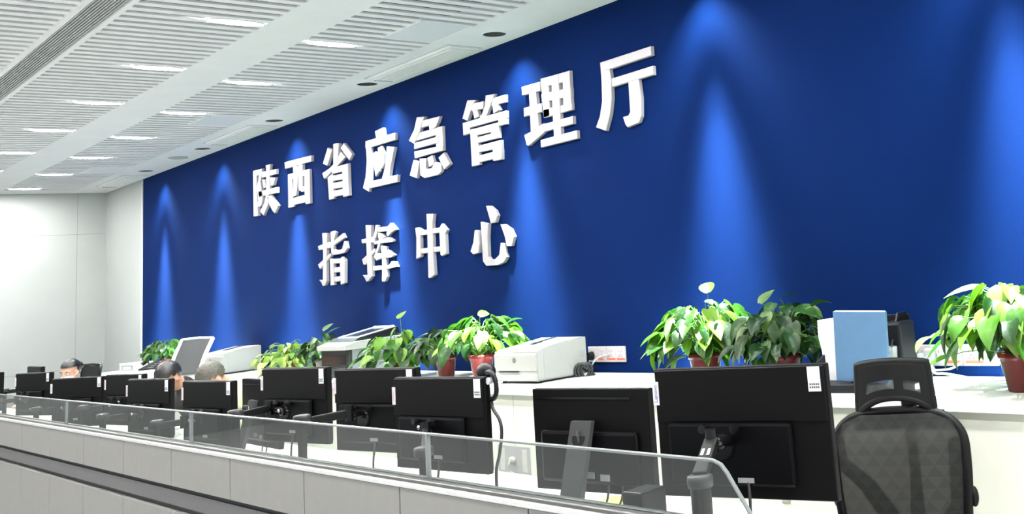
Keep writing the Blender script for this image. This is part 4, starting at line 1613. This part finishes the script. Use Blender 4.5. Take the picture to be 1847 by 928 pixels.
# ================================================================== PEOPLE
def skin_mesh(name, joints, edges, parent, m, balls=(), vox=.011, sub=2):
    """tapered limbs between joints, grown together into one continuous skin"""
    bm = NB()
    for a, b in edges:
        pa, ra, pb, rb = Vector(joints[a][0]), joints[a][1], Vector(joints[b][0]), joints[b][1]
        cyl(bm, pa, pb, ra, rb, n=16)
    for jn_ in joints:
        ball(bm, jn_[0], jn_[1] * .995, u=16, v=12)
    for (c, rx_, ry_, rz_, M) in balls:
        ball(bm, c, rx_, ry_, rz_, 24, 16, M)
    bmesh.ops.recalc_face_normals(bm, faces=bm.faces[:])
    me2 = bpy.data.meshes.new(name)
    bm.to_mesh(me2)
    bm.free()
    o = bpy.data.objects.new(name, me2)
    C.objects.link(o)
    rm = o.modifiers.new('re', 'REMESH')
    rm.mode = 'VOXEL'
    rm.voxel_size = vox
    sm = o.modifiers.new('sm', 'SMOOTH')
    sm.iterations = 3
    dg = bpy.context.evaluated_depsgraph_get()
    fin = bpy.data.meshes.new_from_object(o.evaluated_get(dg))
    bpy.data.objects.remove(o)
    fin.materials.clear()
    fin.materials.append(m)
    for p in fin.polygons:
        p.use_smooth = True
    r = bpy.data.objects.new(name, fin)
    C.objects.link(r)
    if parent is not None:
        r.parent = parent
    return r


def person(head, rz, label, shirt_m, hair_m, bow, turn, hairstyle, mask, hands, roll=0):
    """seated, facing local -y; bow: head tipped forward (rad)"""
    t = thing('person', label, 'person', (0, 0, 0), rz)
    Rh = Matrix.Rotation(turn, 3, 'Z') @ Matrix.Rotation(bow, 3, 'X') @ Matrix.Rotation(roll, 3, 'Y')
    dh = Rh @ Vector((0, -.015, .135))
    seat = head[2] - (.535 - .05 * bow) - dh.z
    ho = Matrix.Rotation(rz, 3, 'Z') @ (Vector((0, -.09 - .16 * bow, 0)) + dh)
    t.location = (head[0] - ho.x, head[1] - ho.y, 0)
    hip = Vector((0, 0, seat + .09))
    chest = Vector((0, -.06 - .10 * bow, seat + .40 - .03 * bow))
    neck = Vector((0, -.09 - .16 * bow, seat + .535 - .05 * bow))
    headc = neck + dh
    Mh = Matrix.Translation(headc) @ Rh.to_4x4()
    J = [(hip, .10), ((hip + chest) / 2, .095), (chest, .10), (neck, .052), (headc - Rh @ Vector((0, 0, .05)), .056)]
    E = [(0, 1), (1, 2), (2, 3), (3, 4)]
    SJ = [(hip, .14), ((hip + chest) / 2, .125), (chest, .13), (neck + Vector((0, .012, .0)), .072)]
    SE = [(0, 1), (1, 2), (2, 3)]
    TJ = [(hip + Vector((0, 0, .0)), .15)]
    TE = []
    for s, hd in zip((-1, 1), hands):
        sh = chest + Vector((s * .175, .0, .06))
        hd = Vector(hd)
        mid = (sh + hd) / 2 + Vector((s * .10, .06, -.05))
        b = len(J)
        J += [(sh, .05), (mid, .038), (hd, .027)]
        E += [(2, b), (b, b + 1), (b + 1, b + 2)]
        dirh = (hd - mid).normalized()
        palm = hd + dirh * .06
        J.append((palm, .030, .018))
        E.append((b + 2, b + 3))
        sidev = dirh.cross(Vector((0, 0, 1))).normalized()
        for f in range(4):
            k = len(J)
            off = sidev * (.026 - .0173 * f)
            ln = (.062, .072, .068, .054)[f]
            J += [(palm + off + dirh * .03, .0095), (palm + off + dirh * (.03 + ln * .55) - Vector((0, 0, .008)), .0088), (palm + off + dirh * (.03 + ln) - Vector((0, 0, .026)), .0075)]
            E += [(b + 3, k), (k, k + 1), (k + 1, k + 2)]
        k = len(J)
        J += [(hd + dirh * .03 - sidev * s * .034, .0105), (hd + dirh * .075 - sidev * s * .052, .009)]
        E += [(b + 2, k), (k, k + 1)]
        b2 = len(SJ)
        SJ += [(sh, .082), (mid, .064), (hd - dirh * .03, .046)]
        SE += [(2, b2), (b2, b2 + 1), (b2 + 1, b2 + 2)]
        kn = hip + Vector((s * .13, -.43, -.02))
        ft = Vector((s * .13, -.40, .08))
        b = len(J)
        J += [(hip + Vector((s * .09, -.05, -.01)), .085), (kn, .06), (ft, .042), (ft + Vector((0, -.15, -.045)), .035)]
        E += [(0, b), (b, b + 1), (b + 1, b + 2), (b + 2, b + 3)]
        b2 = len(TJ)
        TJ += [(hip + Vector((s * .09, -.05, 0)), .10), (kn, .075), (ft + Vector((0, 0, .03)), .058)]
        TE += [(0, b2), (b2, b2 + 1), (b2 + 1, b2 + 2)]
    R4 = Rh.to_4x4()
    def hp(p):
        return Mh @ Vector(p)
    balls = [(hp((0, .012, .03)), .076, .094, .088, R4), (hp((0, -.025, -.035)), .060, .066, .078, R4), (hp((0, -.092, -.025)), .014, .017, .026, R4), (hp((0, -.082, -.075)), .026, .014, .010, R4),
             (hp((0, -.072, .012)), .058, .022, .016, R4), (hp((.078, .0, -.018)), .010, .020, .032, R4), (hp((-.078, .0, -.018)), .010, .020, .032, R4)]
    skin_mesh('body', J, E, t, SKIN, balls)
    tor = [((hip + chest) / 2, .185, .13, .20, None), (chest + Vector((0, .0, .0)), .20, .13, .13, None)]
    skin_mesh('shirt', SJ, SE, t, shirt_m, tor, vox=.012)
    skin_mesh('trousers', TJ, TE, t, TROU, vox=.016)
    # hair: shell over the skull
    bm = NB()
    ball(bm, (0, 0, 0), 1, u=32, v=24)
    keep = []
    for v in bm.verts[:]:
        c = v.co
        fr = -c.y
        lim = .30 if fr > .35 else (-.05 if fr > -.1 else -.62)
        if hairstyle == 'short':
            lim = .12 if fr > .30 else (-.15 if fr > -.1 else -.6)
        if c.z < lim - .10:
            keep.append(v)
    bmesh.ops.delete(bm, geom=keep, context='VERTS')
    for v in bm.verts:
        j = .004 * math.sin(v.co.x * 23) * math.sin(v.co.z * 19 + v.co.y * 17)
        n = v.co.normalized()
        v.co = hp((n.x * (.086 + j), .012 + n.y * (.104 + j), .03 + n.z * (.098 + j)))
    if hairstyle == 'bun':
        ball(bm, hp((0, .125, .03)), .042, .036, .042, 16, 12, R4)
    obj('hair', bm, hair_m, t, True)
    for s in (-1, 1):
        bm = NB()
        ball(bm, hp((s * .031, -.083, -.006)), .014, .008, .008, 12, 8, R4)
        ey = obj('eye', bm, EYEW, t, True)
        bm = NB()
        ball(bm, hp((s * .031, -.090, -.006)), .006, .004, .006, 10, 8, R4)
        obj('iris', bm, EYED, ey, True)
        bm = NB()
        ball(bm, hp((s * .032, -.090, .018)), .019, .006, .004, 12, 8, R4)
        obj('eyebrow', bm, hair_m, t, True)
    if mask:
        bm = NB()
        ball(bm, (0, 0, 0), 1, u=24, v=18)
        bmesh.ops.delete(bm, geom=[v for v in bm.verts if v.co.y > .15], context='VERTS')
        for v in bm.verts:
            v.co = hp((v.co.x * .066, -.038 + v.co.y * .075, -.062 + v.co.z * .048))
        mk = obj('face_mask', bm, MASKM, t, True)
        for s in (-1, 1):
            bm = NB()
            tube(bm, [hp((s * .062, -.04, -.04)), hp((s * .083, -.02, -.02)), hp((s * .088, .012, .0))], .0022, 6)
            obj('ear_loop', bm, MASKM, mk, True)
    else:
        bm = NB()
        ball(bm, hp((0, -.094, -.074)), .022, .006, .006, 12, 8, R4)
        obj('lips', bm, mat('lips', (.38, .14, .12), .5), t, True)
    return t


person(at_y(127, 671, 2.93), math.radians(14), 'woman with black tied hair and a white face mask behind a monitor', CLOTHW, HAIRB, .16, .42, 'bun', True, [(-.2, -.45, .86), (.2, -.45, .86)])
person(at_y(306, 681, 2.80), math.radians(10), 'person in black bending forward below the dark potted plant', CLOTHD, HAIRB, .85, .1, 'short', False, [(-.2, -.42, .80), (.16, -.16, 1.0)])
person(at_y(384, 684, 2.78), math.radians(10), 'grey-haired person in a pale yellow shirt bowing behind a monitor', CLOTHY, HAIRG, 1.0, -.1, 'short', False, [(-.2, -.42, .80), (.25, -.40, .80)])
